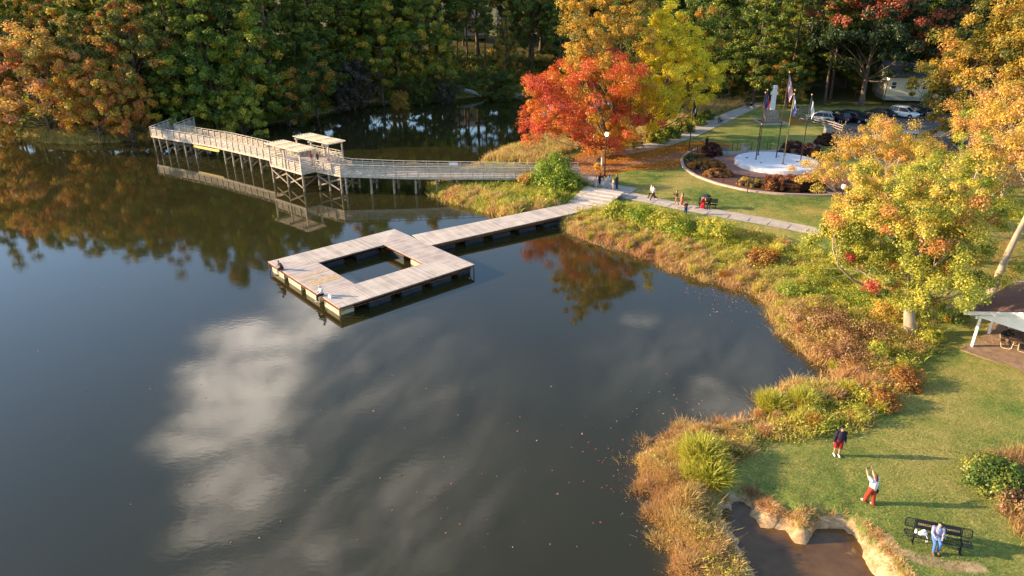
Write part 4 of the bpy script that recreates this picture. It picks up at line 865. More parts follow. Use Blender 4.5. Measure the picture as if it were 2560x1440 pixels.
deckS = planks('side_deck_boards', (.54, .44, .37), .16)
trap([o_[1], o_[2], i_[2], i_[1]], 'deck_panel', deckS, math.pi / 2); trap([o_[3], o_[0], i_[0], i_[3]], 'deck_panel', deckS, math.pi / 2)
# the newer, yellower boards in the panel facing the open lake
o = MB().box((0, 0, 0), (1.2, WD - .5, .012)).build('repair_boards', mat('fresh_boards', (.60, .42, .24), .85, .2, 3), dock); o.rotation_euler = (0, 0, math.pi / 2); o.location = (WD / 2 + .15, 5.6, DZ + .006); o['label'] = 'yellower replacement boards'
o = MB().box((0, 0, 0), (.5, WD - .3, .012)).build('repair_boards', MATS['fresh_boards'], dock); o.rotation_euler = (0, 0, math.pi / 2); o.location = (WD / 2 + .05, 7.3, DZ + .006)
fm_ = MB()
for (a, b) in [((.04, .06), (DW - .04, .06)), ((DW - .06, .13), (DW - .06, DH - .13)), ((DW - .04, DH - .06), (.04, DH - .06)), ((.06, DH - .13), (.06, .13)),
               ((WD - .02, WD - .09), (DW - WD + .02, WD - .09)), ((DW - WD + .09, WD), (DW - WD + .09, DH - WD)), ((DW - WD + .02, DH - WD + .09), (WD - .02, DH - WD + .09)), ((WD - .09, DH - WD), (WD - .09, WD))]:
    fm_.bar((*a, DZ - .12), (*b, DZ - .12), .04, .13)
fm_.build('rim_board', rusty, dock)
fr = MB()
for k in range(9):
    t = .3 + k * (DW - .6) / 8
    for y0, y1 in ((.2, WD - .2), (DH - WD + .2, DH - .2)): fr.bar((t, y0, DZ - .26), (t, y1, DZ - .26), .06, .14)
for k in range(5):
    t = WD + .4 + k * (DH - 2 * WD - .8) / 4
    for x0, x1 in ((.2, WD - .2), (DW - WD + .2, DW - .2)): fr.bar((x0, t, DZ - .26), (x1, t, DZ - .26), .06, .14)
for (a, b) in [((.15, .15), (DW - .15, .15)), ((DW - .15, .3), (DW - .15, DH - .3)), ((DW - .15, DH - .15), (.15, DH - .15)), ((.15, DH - .3), (.15, .3))]: fr.bar((*a, DZ - .38), (*b, DZ - .38), .05, .05)
for x in (.04, DW - .04):
    for y in (.04, DH - .04): fr.bar((x, y, .02), (x, y, DZ - .05), .07, .07, up=(1, 0, 0))
fr.build('steel_frame', rusty, dock)
float_m = mat('float_plastic', (.60, .50, .32), .6, .15, 1.5); float_d = mat('float_plastic_dark', (.035, .04, .05), .5, .3, 2)
def flt(x, y, lx, ly, m): MB().box((0, 0, 0), (lx, ly, .46)).build('float', m, dock, bevel=.04).location = (x, y, .20)
for k in range(4): flt(.78, 1.55 + k * 3.15, 1.3, 2.3, float_m); flt(DW - .78, 1.55 + k * 3.15, 1.3, 2.3, float_m if k else float_d)
for k in range(3): flt(3.6 + k * 3.0, .72, 2.0, 1.2, float_d); flt(3.6 + k * 3.0, DH - .72, 2.0, 1.2, float_d)
for k in range(2): flt(WD - .75, 4.3 + k * 3.6, .9, 2.4, float_d); flt(DW - WD + .72, 4.4 + k * 3.4, .9, 2.3, float_m if k == 0 else float_d); flt(4.6 + k * 3.6, WD - .7, 2.3, .9, float_d); flt(4.6 + k * 3.6, DH - WD + .7, 2.3, .9, float_d)
def dloc(x, y): p = A0 + ux * x + uy * y; return p

# gangway from the dock's right side to the shore
g0 = dloc(DW, 8.15); g1 = Vector((8.15, 71.6)); gd = (g1 - g0); GL = gd.length; ga = math.atan2(gd.y, gd.x)
pier = empty('pier', (g0.x, g0.y, 0), ga, 'long straight timber gangway joining the floating dock to the shore steps', 'pier')
GW = 3.0
o = MB().add([(-.35 if False else .02, -GW / 2 - .25, DZ - .05), (GL, -GW / 2, 1.0), (GL, GW / 2, 1.0), (.02, GW / 2 + .25, DZ - .05), (.02, -GW / 2 - .25, DZ), (GL, -GW / 2, 1.05), (GL, GW / 2, 1.05), (.02, GW / 2 + .25, DZ)],
   [(0, 3, 2, 1), (4, 5, 6, 7), (0, 1, 5, 4), (1, 2, 6, 5), (2, 3, 7, 6), (3, 0, 4, 7)]).build('deck_boards', deckX, pier)
mb = MB()
for s in (-1, 1):
    mb.bar((.05, s * (GW / 2 + .16), DZ - .17), (GL - .02, s * (GW / 2 - .05), .92), .05, .2)
    mb.bar((.05, s * (GW / 2 - .1), DZ - .42), (GL - .3, s * (GW / 2 - .25), .62), .06, .08)
for k in range(14): t = .5 + k * (GL - 1) / 13; mb.bar((t, -GW / 2 + .05, DZ - .28), (t, GW / 2 - .05, DZ - .28), .06, .12)
mb.build('steel_frame', rusty, pier)
for k in range(5):
    for s in (-1, 1): MB().box((0, 0, 0), (2.0, .9, .42)).build('float', float_d, pier, bevel=.04).location = (2.0 + k * 3.1, s * 1.0, .2)
for s in (-1, 1): MB().cyl((GL - .6, s * 1.35, -1.5), .12, 2.4, 12).build('pile', pile_m, pier)
# stepped timber landing
s0 = g1; s1 = Vector((10.6, 75.7)); sdv = s1 - s0; sL = sdv.length; sa = math.atan2(sdv.y, sdv.x)
steps = empty('wooden_steps', (s0.x, s0.y, 0), sa, 'wide weathered timber steps between the pier and the concrete landing', 'steps')
for k in range(5):
    t = sL / 5; zt = 1.10 + .11 * (k + 1)
    MB().box((t * (k + .5) + .03, 0, zt - .08), (t + .1, 4.3 + .1 * k, .12)).build('step', deckG if False else wood, steps, bevel=.012)
    MB().bar((t * k + .05, -2.1, zt - .4), (t * k + .05, 2.1, zt - .4), .06, .5).build('riser', pile_m, steps)
drape('lakeside_path', [tuple(s1 + Matrix.Rotation(sa, 2) @ Vector(q)) for q in ((-.2, -2.4), (3.6, -2.6), (3.6, 2.2), (-.2, 2.4))], conc, .075)

# ------------------------------------------------------------------ boardwalk with pergolas
bw = empty('boardwalk', (-25, 84, 0), 0, 'long raised grey timber boardwalk with two pergolas on tall piles', 'boardwalk')
O = Vector((25, -84, 0))
DK = 2.35
def zdeck(x): return DK if x < -20.5 else DK - (x + 20.5) * (DK - 1.55) / 28.5
av = Vector((.765, -.644)); nv = Vector((.644, .765))
N0, N1, N2 = Vector((-54, 102.6)), Vector((-42.3, 95.7)), Vector((-29.2, 85.95))
K0, K1, K2, K3 = Vector((-30.3, 84.65)), Vector((-25.2, 80.35)), Vector((-24.0, 81.8)), Vector((-20.3, 79.4))
W1_, W2_, W3_ = Vector((-12.4, 79.3)), Vector((.4, 80.3)), Vector((8.2, 81.2))
V3_, V2_, V1_ = Vector((8.2, 83.6)), Vector((2, 82.9)), Vector((-13.2, 82.1)); B0 = Vector((-19.5, 82.4))
B1, B2, B3, B4 = Vector((-23.1, 84.7)), Vector((-21.6, 86.5)), Vector((-26.6, 90.3)), Vector((-28.0, 88.5))
M1, M0 = Vector((-40.2, 98.3)), Vector((-51.4, 104.9)); L1, L0 = Vector((-50.9, 110.8)), Vector((-53.8, 110.8))
def boards(name, poly, ang_, m=deckX):
    c = Vector((sum(p.x for p in poly), sum(p.y for p in poly))) / len(poly)
    mb = MB(); n = len(poly); Rm = Matrix.Rotation(-ang_, 2); q = [Rm @ (p - c) for p in poly]
    mb.add([(v.x, v.y, zdeck(p.x) - .05) for v, p in zip(q, poly)] + [(v.x, v.y, zdeck(p.x)) for v, p in zip(q, poly)], [tuple(range(n))[::-1], tuple(range(n, 2 * n))] + [(i, (i + 1) % n, n + (i + 1) % n, n + i) for i in range(n)])
    o = mb.build(name, m, bw); o.location = Vector((c.x, c.y, 0)) + O; o.rotation_euler = (0, 0, ang_)
boards('deck', [N0, M0, L1, L0][::-1], math.pi / 2, deckG); boards('deck', [N0, N1, M1, M0], math.atan2(-6.9, 11.7)); boards('deck', [N1, N2, B4, M1], math.atan2(-9.7, 13.1))
boards('deck', [N2, K0, K1, K2, K3, B0, B1, B2, B3, B4], math.atan2(-.644, .765), deckG); boards('deck', [K3, W1_, V1_, B0], 0); boards('deck', [W1_, W2_, V2_, V1_], .05); boards('deck', [W2_, W3_, V3_, V2_], .1)
NB = 5
def railing(pts, inner=0, name='railing', cap=True, m=wood_rail, nb=NB, sp_=1.35):
    mb = MB()
    for a, b in zip(pts[:-1], pts[1:]):
        d = b - a; L = d.length; d.normalize(); n = Vector((-d.y, d.x)) * (.05 if inner == 0 else inner)
        za, zb = zdeck(a.x), zdeck(b.x); k = max(1, int(round(L / sp_)))
        for i in range(k + 1):
            p = a + d * L * i / k; z = za + (zb - za) * i / k; mb.box((p.x, p.y, z + .45), (.09, .09, 1.5), math.atan2(d.y, d.x))
        for j in range(nb):
            h = -.02 + .14 + j * (1.0 / nb); mb.bar((a.x + n.x, a.y + n.y, za + h), (b.x + n.x, b.y + n.y, zb + h), .035, .12)
        mb.bar((a.x, a.y, za + 1.22), (b.x, b.y, zb + 1.22), .17, .04)
        mb.bar((a.x - n.x * .2, a.y - n.y * .2, za - .17), (b.x - n.x * .2, b.y - n.y * .2, zb - .17), .06, .24)
    o = mb.build(name, m, bw); o.location = O; return o
for seg in ([L0, N0], [N0, N1], [N1, N2], [N2, K0], [K0, K1], [K1, K2], [K2, K3], [K3, W1_], [W1_, W2_], [W2_, W3_]): railing(seg)
for seg in ([M0, L1], [M1, M0], [B4, M1], [B4, B3], [B3, B2], [B2, B1], [B1, B0], [V1_, B0], [V2_, V1_], [V3_, V2_]): railing(seg, -.05)
npile = 0
def pile(p, top, r=.14):
    MB().tube([(p.x, p.y, -2.0), (p.x, p.y, 0), (p.x, p.y, top)], [r * 1.05, r, r * .92], 10).build('pile', pile_m, bw, smooth=True).location = O
def brace(p, q, zt, zb=.45):
    mb = MB(); d = (q - p).normalized(); n = Vector((-d.y, d.x)) * .13
    mb.bar((p.x + n.x, p.y + n.y, zb), (q.x + n.x, q.y + n.y, zt - .35), .05, .17); mb.bar((q.x - n.x, q.y - n.y, zb), (p.x - n.x, p.y - n.y, zt - .35), .05, .17)
    mb.build('cross_brace', pile_m, bw).location = O
def bent(p, q, ext=0):
    z = min(zdeck(p.x), zdeck(q.x)) - .3; pile(p, z); pile(q, z)
    mb = MB(); mb.bar((p.x, p.y, z + .08), (q.x, q.y, z + .08), .16, .18); mb.build('cross_beam', pile_m, bw).location = O
    if z > 1.6: brace(p, q, z)
for t in (.02, .12, .25, .38, .55, .72):
    a = N0.lerp(N1, t) + nv * .15; b = M0.lerp(M1, t) - nv * .15; bent(a, b)
for t in (.18, .30, .42, .55, .69, .84): bent(N1.lerp(N2, t) + nv * .15, M1.lerp(B4, t) - nv * .15)
for a, b in ((K0 + nv * .1 + av * .1, B4 - nv * .5 - av * .4), (K0.lerp(K1, .5) + nv * .1, B3.lerp(B2, .28) - nv * .15), (K1 + nv * .15 - av * .1, B3.lerp(B2, .75) - nv * .15), (K2.lerp(K3, .1) + nv * .1, B2 - nv * .15), (K2.lerp(K3, .5) + nv * .15, B1.lerp(B0, .4) - nv * .1), (K3 + nv * .1 - av * .2, B0 - nv * .1 - av * .2), (K3 + Vector((.5, .15)), B0 + Vector((.7, -.2)))): bent(a, b)
brace(K0 + nv * .1 + av * .1, K0.lerp(K1, .5) + nv * .1, 2.1); brace(K0.lerp(K1, .5) + nv * .1, K1 + nv * .1 - av * .1, 2.1); brace(K2.lerp(K3, .1), K3 - av * .3, 2.1)
for x in (-16.8, -14.1, -11.5, -9.0, -6.6, -3.6, -.6, 3.0):
    t = (x + 20.3) / 28.5; yn = np.interp(x, [-20.3, -12.4, .4, 8.2], [79.4, 79.3, 80.3, 81.2]) + .2; yf_ = np.interp(x, [-20, -13.2, 2, 8.2], [82.5, 82.1, 82.9, 83.6]) - .2
    if x in (-14.1, -9.0, ): yn += 0
    bent(Vector((x, yn)), Vector((x + .15, yf_)))
# yellow channel beam marking the boat passage
mb = MB(); a = N0.lerp(N1, .74); b = N1.lerp(N2, .14); n = nv * -.16
mb.bar((a.x + n.x, a.y + n.y, 1.86), (b.x + n.x, b.y + n.y, 1.86), .06, .3); mb.bar((a.x + n.x * 1.6, a.y + n.y * 1.6, 1.74), (b.x + n.x * 1.6, b.y + n.y * 1.6, 1.74), .12, .05)
mb.build('clearance_beam', mat('ochre_paint', (.68, .50, .14), .7, .15, 3), bw).location = O
p = V2_.lerp(V1_, .60); MB().box((p.x, p.y - .09, zdeck(p.x) + .95), (1.0, .03, .36), .03).build('notice_board', white_p, bw).location = O
p = V2_.lerp(V1_, .93); MB().box((p.x, p.y - .09, zdeck(p.x) + 1.02), (1.4, .03, .10), .03).build('yellow_plank', MATS['ochre_paint'], bw).location = O
# pergolas
def pergola(c, L, W, zt, posts, name='pergola'):
    pr_ = MB()
    pe = pr_.build if False else None
    root = MB()
    # longitudinal rafters are the part's own mesh, posts and beams its sub-parts
    n = 7
    for k in range(n + 1):
        o = -W / 2 + W * k / n; a = c - av * L / 2 + nv * o; b = c + av * L / 2 + nv * o; root.bar((a.x, a.y, zt + .09), (b.x, b.y, zt + .09), .045, .13)
    for t in (-.5, -.17, .17, .5):
        p = c + av * L * t * .94; a = p - nv * W * .5; b = p + nv * W * .5; root.bar((a.x, a.y, zt + .19), (b.x, b.y, zt + .19), .04, .05)
    ro = root.build(name, wood_rail, bw); ro.location = O
    for p in posts: MB().box((p.x, p.y, (DK - .3 + zt - .3) / 2 + .05), (.16, .16, zt - DK + .1), math.atan2(av.y, av.x)).build('post', wood_rail, ro)
    for t in (-.38, 0, .38):
        p = c + av * L * t; a = p - nv * (W * .5 + .3); b = p + nv * (W * .5 + .3)
        for s in (-.1, .1): MB().bar((a.x + av.x * s, a.y + av.y * s, zt - .12), (b.x + av.x * s, b.y + av.y * s, zt - .12), .05, .24).build('beam', wood_rail, ro)
c1 = (K0 + K1) / 2 + nv * 1.05
pergola(c1, 7.4, 2.6, 4.85, [K0 + nv * .02, (K0 + K1) / 2, K1, K0 + nv * 2.1, (K0 + K1) / 2 + nv * 2.1, K1 + nv * 2.1])
c2 = (B3 + B2) / 2 - nv * 1.0
pergola(c2, 7.6, 2.6, 4.85, [B3, (B3 + B2) / 2, B2, B3 - nv * 2.1, B2 - nv * 2.1])

# ------------------------------------------------------------------ flag circle
dm_ = empty('flag_circle', (DC.x, DC.y, zD), 0, 'round white painted concrete island carrying the flagpoles', 'platform')
MB().lathe((0, 0, 0), [(DRAD, -.2), (DRAD, .5), (DRAD - .06, .56), (DRAD - .35, .60), (DRAD * .6, .66), (.2, .70)], 72).build('platform_body', mat('white_concrete', (.80, .80, .80), .7, .04, 1.5, .1, 20), dm_, smooth=False)
for x, y in ((-2.6, -1.6), (.9, 2.0), (2.3, -.9), (-3.5, 1.2), (0.2, -2.5)): MB().cyl((x, y, .55), .16, .14, 10).build('spotlight', dark_steel, dm_)
def flag_mesh(W_, Hh, kind, parent, z, droop=1.0, rz=0.0):
    """hanging cloth: bands run along the fly, gathered against the pole"""
    nxc, nyc = 10, 13; mb = MB(); cols = []
    for j in range(nyc + 1):
        for i in range(nxc + 1):
            s = i / nxc; t = j / nyc; fx = s * W_ * (1 - droop * .80) ; fz = -t * Hh * (.9) - s * W_ * droop * .62
            fy = .10 * math.sin(s * 9 + t * 2) * (.3 + s); mb.v.append((.05 + fx * (1 + .2 * math.sin(t * 5)), fy, z + fz))
    for j in range(nyc):
        for i in range(nxc):
            k = j * (nxc + 1) + i; mb.f.append((k, k + 1, k + nxc + 2, k + nxc + 1))
            if kind == 'us': mi = 2 if (j < 7 and i < 4) else (0 if j % 2 == 0 else 1)
            elif kind == 'red_blue': mi = 0 if i > 4 else 1
            elif kind == 'yellow_blue': mi = 0 if j < 5 else (1 if i > 2 else 2)
            elif kind == 'white_green': mi = 0 if i > 2 else 1
            elif kind == 'blue': mi = 0
            else: mi = 1 if (3 < i < 7 and 3 < j < 9) else 0
            mb.mi.append(mi)
    fr_ = mat('flag_red', (.55, .03, .04), .8); fw = mat('flag_white', (.78, .78, .78), .8); fb = mat('flag_blue', (.02, .03, .14), .8); fy_ = mat('flag_gold', (.62, .50, .22), .8); fg = mat('flag_green', (.04, .14, .12), .8); fk = mat('flag_black', (.012, .012, .014), .8); flb = mat('flag_violet_blue', (.16, .17, .55), .8)
    ms = {'us': [fr_, fw, fb], 'red_blue': [fr_, fb, fw], 'yellow_blue': [fw, flb, fy_], 'white_green': [fw, fg, fb], 'blue': [fb, fb, fb], 'black': [fk, fw, fk]}[kind]
    o = mb.build('flag', ms, parent, smooth=True); o.rotation_euler = (0, 0, rz)
    if kind == 'us':
        s_ = MB()
        for j in range(6):
            for i in range(4):
                x = .05 + (.06 + i * .09) * W_ * (1 - droop * .78); zz = z - (.05 + j * .075) * Hh * .9 - (.06 + i * .09) * W_ * droop * .85
                for sy in (-.09, .12): s_.box((x, sy, zz), (.05, .01, .05))
        s_.build('stars', fw, o)
    return o
pole_dk = mat('bronze_pole', (.06, .045, .035), .5, .2, 3, metal=.3); pole_g = mat('brass_pole', (.38, .27, .13), .5, .2, 3, metal=.3); gold = mat('gold_ball', (.7, .5, .2), .4)
def flagpole(px, py, top_py, kind, label, m=pole_dk, r=.07, z=None, fw=1.9, fh=1.2, top=None, fz=.12, base=None):
    g = G(px, py, 1.8) if base is None else base; zb = g.z if z is None else z
    # height from the pole's foot to its ball
    if top is None:
        d = math.hypot(g.x, g.y); fy = g.y; lo, hi = zb, zb + 20
        for _ in range(40):
            mid_ = (lo + hi) / 2; dz = mid_ - CAMH; fwd = fy * math.cos(PITCH) - dz * math.sin(PITCH); up = fy * math.sin(PITCH) + dz * math.cos(PITCH)
            if 720 - FPX * up / fwd > top_py: lo = mid_
            else: hi = mid_
        top = mid_ - zb
    r0 = empty('flagpole', (g.x, g.y, zb), 0, label, 'flagpole', 'flagpoles around the white circle')
    MB().tube([(0, 0, 0), (0, 0, top * .5), (0, 0, top)], [r, r * .8, r * .5], 10).build('pole', m, r0, smooth=True)
    MB().lathe((0, 0, 0), [(r * 2.6, -.02), (r * 2.4, .06), (r * 1.2, .12)], 12).build('base_collar', dark_steel, r0)
    MB().lathe((0, 0, top - .02), [(.02, 0), (.09, .05), (.1, .11), (.06, .18), (.01, .2)], 10).build('finial', gold, r0, smooth=True)
    flag_mesh(fw, fh, kind, r0, top - fz, rz=R(-8))
    return r0
zp = zD + .62
def pl(px, py): x, y = P(px, py, zp); return Vector((x, y, zp))
flagpole(0, 0, 233, 'blue', 'front left pole on the white circle with a limp dark blue flag', base=pl(1889.5, 399), z=zp)
flagpole(0, 0, 226, 'red_blue', 'rear left pole on the white circle with a red and blue flag', base=pl(1895, 388), z=zp)
flagpole(0, 0, 182, 'us', 'tallest pole with the red and white striped flag and starred blue canton', base=pl(1940, 395), z=zp, fw=3.0, fh=1.9)
flagpole(0, 0, 237, 'yellow_blue', 'brass coloured pole with a white, gold and violet blue flag', pole_g, base=pl(1957, 411), z=zp, fw=2.0, fh=1.4)
flagpole(0, 0, 227, 'blue', 'pole hidden behind the brass one with a narrow blue flag', base=pl(1961, 389), z=zp)
flagpole(0, 0, 238, 'white_green', 'rightmost pole on the white circle with a white and dark green flag', base=pl(2001, 404), z=zp, fw=2.4, fh=1.5)
flagpole(1722, 380, 250, 'black', 'lone pole at the corner of the mulch bed with a black flag', fw=2.0, fh=1.5)
# curb and rope fence round the bed
cb = MB(); cp = [Vector((p.x, p.y, h1(p.x, p.y) + .09)) for p in curbpts]; fine_ = []
for a, b in zip(cp[:-1], cp[1:]): fine_ += [a.lerp(b, k / 4) for k in range(4)]
fine_.append(cp[-1])
for i in range(1, len(fine_) - 1): fine_[i] = (fine_[i - 1] + fine_[i] * 2 + fine_[i + 1]) / 4
for a, b in zip(fine_[:-1], fine_[1:]): cb.bar(a, b + (b - a) * .02, .34, .24)
tag(cb.build('curb', mat('pink_concrete', (.50, .38, .30), .85, .1, 2)), 'curved pale stone curb edging the mulch bed', 'curb')
fc = empty('rope_fence', (0, 0, 0), 0, 'thin dark posts and chain just inside the curved curb', 'fence'); prev = None
inn = [DC + (Vector((p.x, p.y)) - DC) * .93 for p in fine_][2:-1:2]; chain = MB()
for q in inn:
    z = h1(q.x, q.y); MB().cyl((q.x, q.y, z - .05), .04, 1.15, 8).build('post', dark_steel, fc)
    if prev is not None: chain.tube([(prev.x, prev.y, prev.z + .95), ((prev.x + q.x) / 2, (prev.y + q.y) / 2, (prev.z + z) / 2 + .8), (q.x, q.y, z + .95)], [.015] * 3, 4)
    prev = Vector((q.x, q.y, z))
chain.build('chain', dark_steel, fc)
fc2 = empty('rope_fence', (0, 0, 0), 0, 'thin dark posts along the walk behind the white circle', 'fence')
for px, py in ((1842, 378), (1878, 376), (1917, 375), (1925, 374), (1830, 378)): q = G(px, py, 1.6); MB().cyl((q.x, q.y, q.z - .05), .04, 1.2, 8).build('post', dark_steel, fc2)
a = G(1842, 378, 1.6); b_ = G(1878, 376, 1.6); MB().tube([a + Vector((0, 0, 1)), (a + b_) / 2 + Vector((0, 0, .75)), b_ + Vector((0, 0, 1))], [.015] * 3, 4).build('chain', dark_steel, fc2)
stone_m = mat('grey_stone', (.42, .36, .30), .85, .15, 3, .3, 20)
def plinth(px, py, rz, label, s=1.0):
    g = G(px, py, 1.6); r0 = empty('memorial_stone', g, rz, label, 'monument'); r0.scale = (s, s, s)
    MB().add([(-.6, -.3, 0), (.6, -.3, 0), (.6, .3, 0), (-.6, .3, 0), (-.6, -.3, .7), (.6, -.3, .7), (.6, .3, 1.3), (-.6, .3, 1.3)], [(3, 2, 1, 0), (4, 5, 6, 7), (0, 1, 5, 4), (1, 2, 6, 5), (2, 3, 7, 6), (3, 0, 4, 7)]).build('stone_block', stone_m, r0, bevel=.02)
    MB().add([(-.5, -.23, .80), (.5, -.23, .80), (.5, .2, 1.23), (-.5, .2, 1.23)], [(0, 1, 2, 3)]).build('plaque', mat('bronze_plaque', (.25, .17, .12), .5), r0)
plinth(1861, 383, R(60), 'slanted memorial stone beside the walk behind the white circle', 1.1)
plinth(2068, 333, R(20), 'slanted memorial stone near the end of the split rail fence', 1.0)
g = G(1868, 482, 1.3); r0 = empty('garden_sign', g, .3, 'small dark sign on posts in the bed left of the clipped hedge', 'sign')
MB().cyl((0, 0, -.1), .05, 1.2, 8).build('post', dark_steel, r0); MB().box((.25, 0, 1.2), (.8, .05, .3)).build('panel', mat('brown_panel', (.16, .09, .05), .7), r0)
# white cross monument
g = G(1925, 306, 1.8); cx_ = empty('stone_cross', g, R(8), 'white cross on a rough stone base beside the flags', 'monument')
fs = mat('fieldstone', (.36, .29, .22), .9, .3, 4.5, .8, 8, c2=(.12, .09, .07)); wst = mat('white_stone', (.80, .80, .82), .6, .04, 2)
MB().add([(x * s, y * s, z) for s, z in ((1.15, 0), (1.05, .6), (.85, 1.6), (.62, 2.1)) for x, y in ((-1, -1), (1, -1), (1, 1), (-1, 1))],
  [(3, 2, 1, 0), (12, 13, 14, 15)] + [(4 * k + i, 4 * k + (i + 1) % 4, 4 * k + 4 + (i + 1) % 4, 4 * k + 4 + i) for k in range(3) for i in range(4)]).build('stone_base', fs, cx_, bevel=.06)
MB().add([(x * s, y * s * .8, z) for s, z in ((.38, 2.05), (.29, 5.0), (.28, 6.0)) for x, y in ((-1, -1), (1, -1), (1, 1), (-1, 1))],
  [(3, 2, 1, 0), (8, 9, 10, 11)] + [(4 * k + i, 4 * k + (i + 1) % 4, 4 * k + 4 + (i + 1) % 4, 4 * k + 4 + i) for k in range(2) for i in range(4)]).box((0, 0, 4.75), (1.12, .42, .5)).build('cross', wst, cx_, bevel=.03)
mb = MB()
for s in (-1, 1): mb.box((0, s * 2.0, .08), (4.5, .5, .22)); mb.box((s * 2.0, 0, .08), (.5, 3.5, .22))
mb.build('border', conc, cx_); MB().box((0, 0, .03), (3.5, 3.5, .08)).build('soil', mulch, cx_)

# ------------------------------------------------------------------ benches
def bench(px, py, rz, label, L=1.8, m=dark_steel, back=True, z=1.4, loc=None, sm=None):
    g = G(px, py, z) if loc is None else loc; r0 = empty('park_bench', g, rz, label, 'bench')
    s = MB(); 
    for k in range(5): s.box((0, -.2 + k * .1, .45), (L, .075, .035))
    s.build('seat', sm or m, r0)
    if back:
        s = MB()
        for k in range(4): s.box((0, .30 + k * .03, .58 + k * .11), (L, .03, .085))
        s.build('backrest', sm or m, r0)
    for x in (-L / 2 + .2, L / 2 - .2):
        l = MB(); l.bar((x, -.2, 0), (x, -.2, .43), .05, .05, up=(1, 0, 0)); l.bar((x, .26, 0), (x, .26, .43), .05, .05, up=(1, 0, 0)); l.bar((x, -.22, .41), (x, .30, .41), .05, .04)
        if back: l.bar((x, .28, .4), (x, .42, 1.0), .05, .04, up=(1, 0, 0))
        l.build('leg', m, r0)
    return r0
bench(1422, 412, R(-70), 'dark bench at the brick path by the boardwalk end')
bench(1497, 396, R(110), 'dark bench in front of the red tree trunk beside the white bollard')
bench(1596, 373, R(20), 'dark bench on the leaf litter beside the far path')
bench(1802, 308, R(62), 'dark bench on the lawn halfway along the far path')
bench(1805, 383, R(160), 'grey bench behind the round burgundy shrub', m=mat('grey_metal', (.22, .23, .25), .5))
bench(1997, 391, R(5), 'wooden bench facing the white circle in front of the burgundy hedges', L=2.2, m=mat('bench_wood', (.36, .25, .17), .8))
gB = G(1768, 520, 1.4); benchB = bench(0, 0, R(160), 'black mesh bench on the lawn where the woman in red sits', L=2.0, loc=gB); benchB.rotation_euler = (0, 0, R(-22))
# near memorial bench with lettering
b0 = P(2263, 1358, .95); b1 = P(2425, 1392, .95); bc = Vector(((b0[0] + b1[0]) / 2, (b0[1] + b1[1]) / 2)); BA = math.atan2(b1[1] - b0[1], b1[0] - b0[0])
gN = Vector((bc.x, bc.y + .15, h1(bc.x, bc.y)))
nb_ = empty('memorial_bench', gN, BA, 'long black metal bench with cut out lettering on the near lawn', 'bench'); BL = 2.55
mesh_m = mat('black_mesh', (.02, .02, .022), .5)
def rrect(mb, w_, h_, r_, c, axis_z, rad):
    pts = []
    for cx0, cy0, a0 in ((w_ / 2 - r_, h_ / 2 - r_, 0), (-w_ / 2 + r_, h_ / 2 - r_, 90), (-w_ / 2 + r_, -h_ / 2 + r_, 180), (w_ / 2 - r_, -h_ / 2 + r_, 270)):
        for k in range(5): a = R(a0 + k * 22.5); pts.append((cx0 + r_ * math.cos(a), cy0 + r_ * math.sin(a)))
    pts.append(pts[0]); mb.tube([(x + c[0], c[1] + (y if axis_z == 'Y' else -.12 * (y / h_) * -1), c[2] + (0 if axis_z == 'Y' else y)) for x, y in pts], [rad] * len(pts), 6)
s = MB(); rrect(s, BL, .42, .08, (0, 0, .46), 'Y', .022)
for k in range(34): x = -BL / 2 + .05 + k * (BL - .1) / 33; s.bar((x, -.2, .46), (x, .2, .46), .014, .01)
for k in range(7): y = -.18 + k * .06; s.bar((-BL / 2 + .02, y, .462), (BL / 2 - .02, y, .462), .016, .01)
s.build('seat', mesh_m, nb_)
s = MB(); rrect(s, BL, .36, .08, (0, .30, .80), 'Z', .022)
for sx_ in (-1, 1):
    for k in range(7): x = sx_ * (BL / 2 - .03 - k * .055); s.bar((x, .30 - .055, .64), (x, .30 + .055, .96), .010, .01)
    for k in range(6): z = .66 + k * .055; s.bar((sx_ * (BL / 2 - .02), .245 + (z - .64) * .34, z), (sx_ * (BL / 2 - .38), .245 + (z - .64) * .34, z), .010, .01)
bk = s.build('backrest', mesh_m, nb_)
pn = MB().bar((-.86, .30 - .0, .80), (.86, .30 - .0, .80), .02, .34, up=(0, .34, 1)).build('name_panel', dark_steel, bk)
def text(s_, size, loc, rot, m, parent, name='lettering', ext=.004):
    cu = bpy.data.curves.new(name, 'FONT'); cu.body = s_; cu.size = size; cu.extrude = ext; cu.align_x = 'CENTER'; cu.align_y = 'CENTER'
    o = bpy.data.objects.new(name, cu); col.objects.link(o); dg = bpy.context.evaluated_depsgraph_get(); me = bpy.data.meshes.new_from_object(o.evaluated_get(dg)); bpy.data.objects.remove(o)
    o = bpy.data.objects.new(name, me); col.objects.link(o); me.materials.append(m); o.location = loc; o.rotation_euler = rot; o.parent = parent; KIDS.setdefault(parent, []).append(o); return o
lm = mat('cut_letters', (.50, .42, .22), .8)
text('DEACON', .13, (-.50, .283, .80), (R(71), 0, 0), lm, pn); text('BETTY HARRIN', .13, (.36, .283, .80), (R(71), 0, 0), lm, pn)
for x in (-BL / 2 + .38, BL / 2 - .38):
    l = MB(); l.bar((x, -.02, 0), (x, -.02, .45), .06, .06, up=(1, 0, 0)); l.bar((x, -.19, .44), (x, .22, .44), .05, .04); l.bar((x, .20, .44), (x, .35, .96), .06, .03, up=(1, 0, 0)); l.bar((x, -.2, .02), (x, .16, .02), .08, .03)
    l.build('leg', dark_steel, nb_)

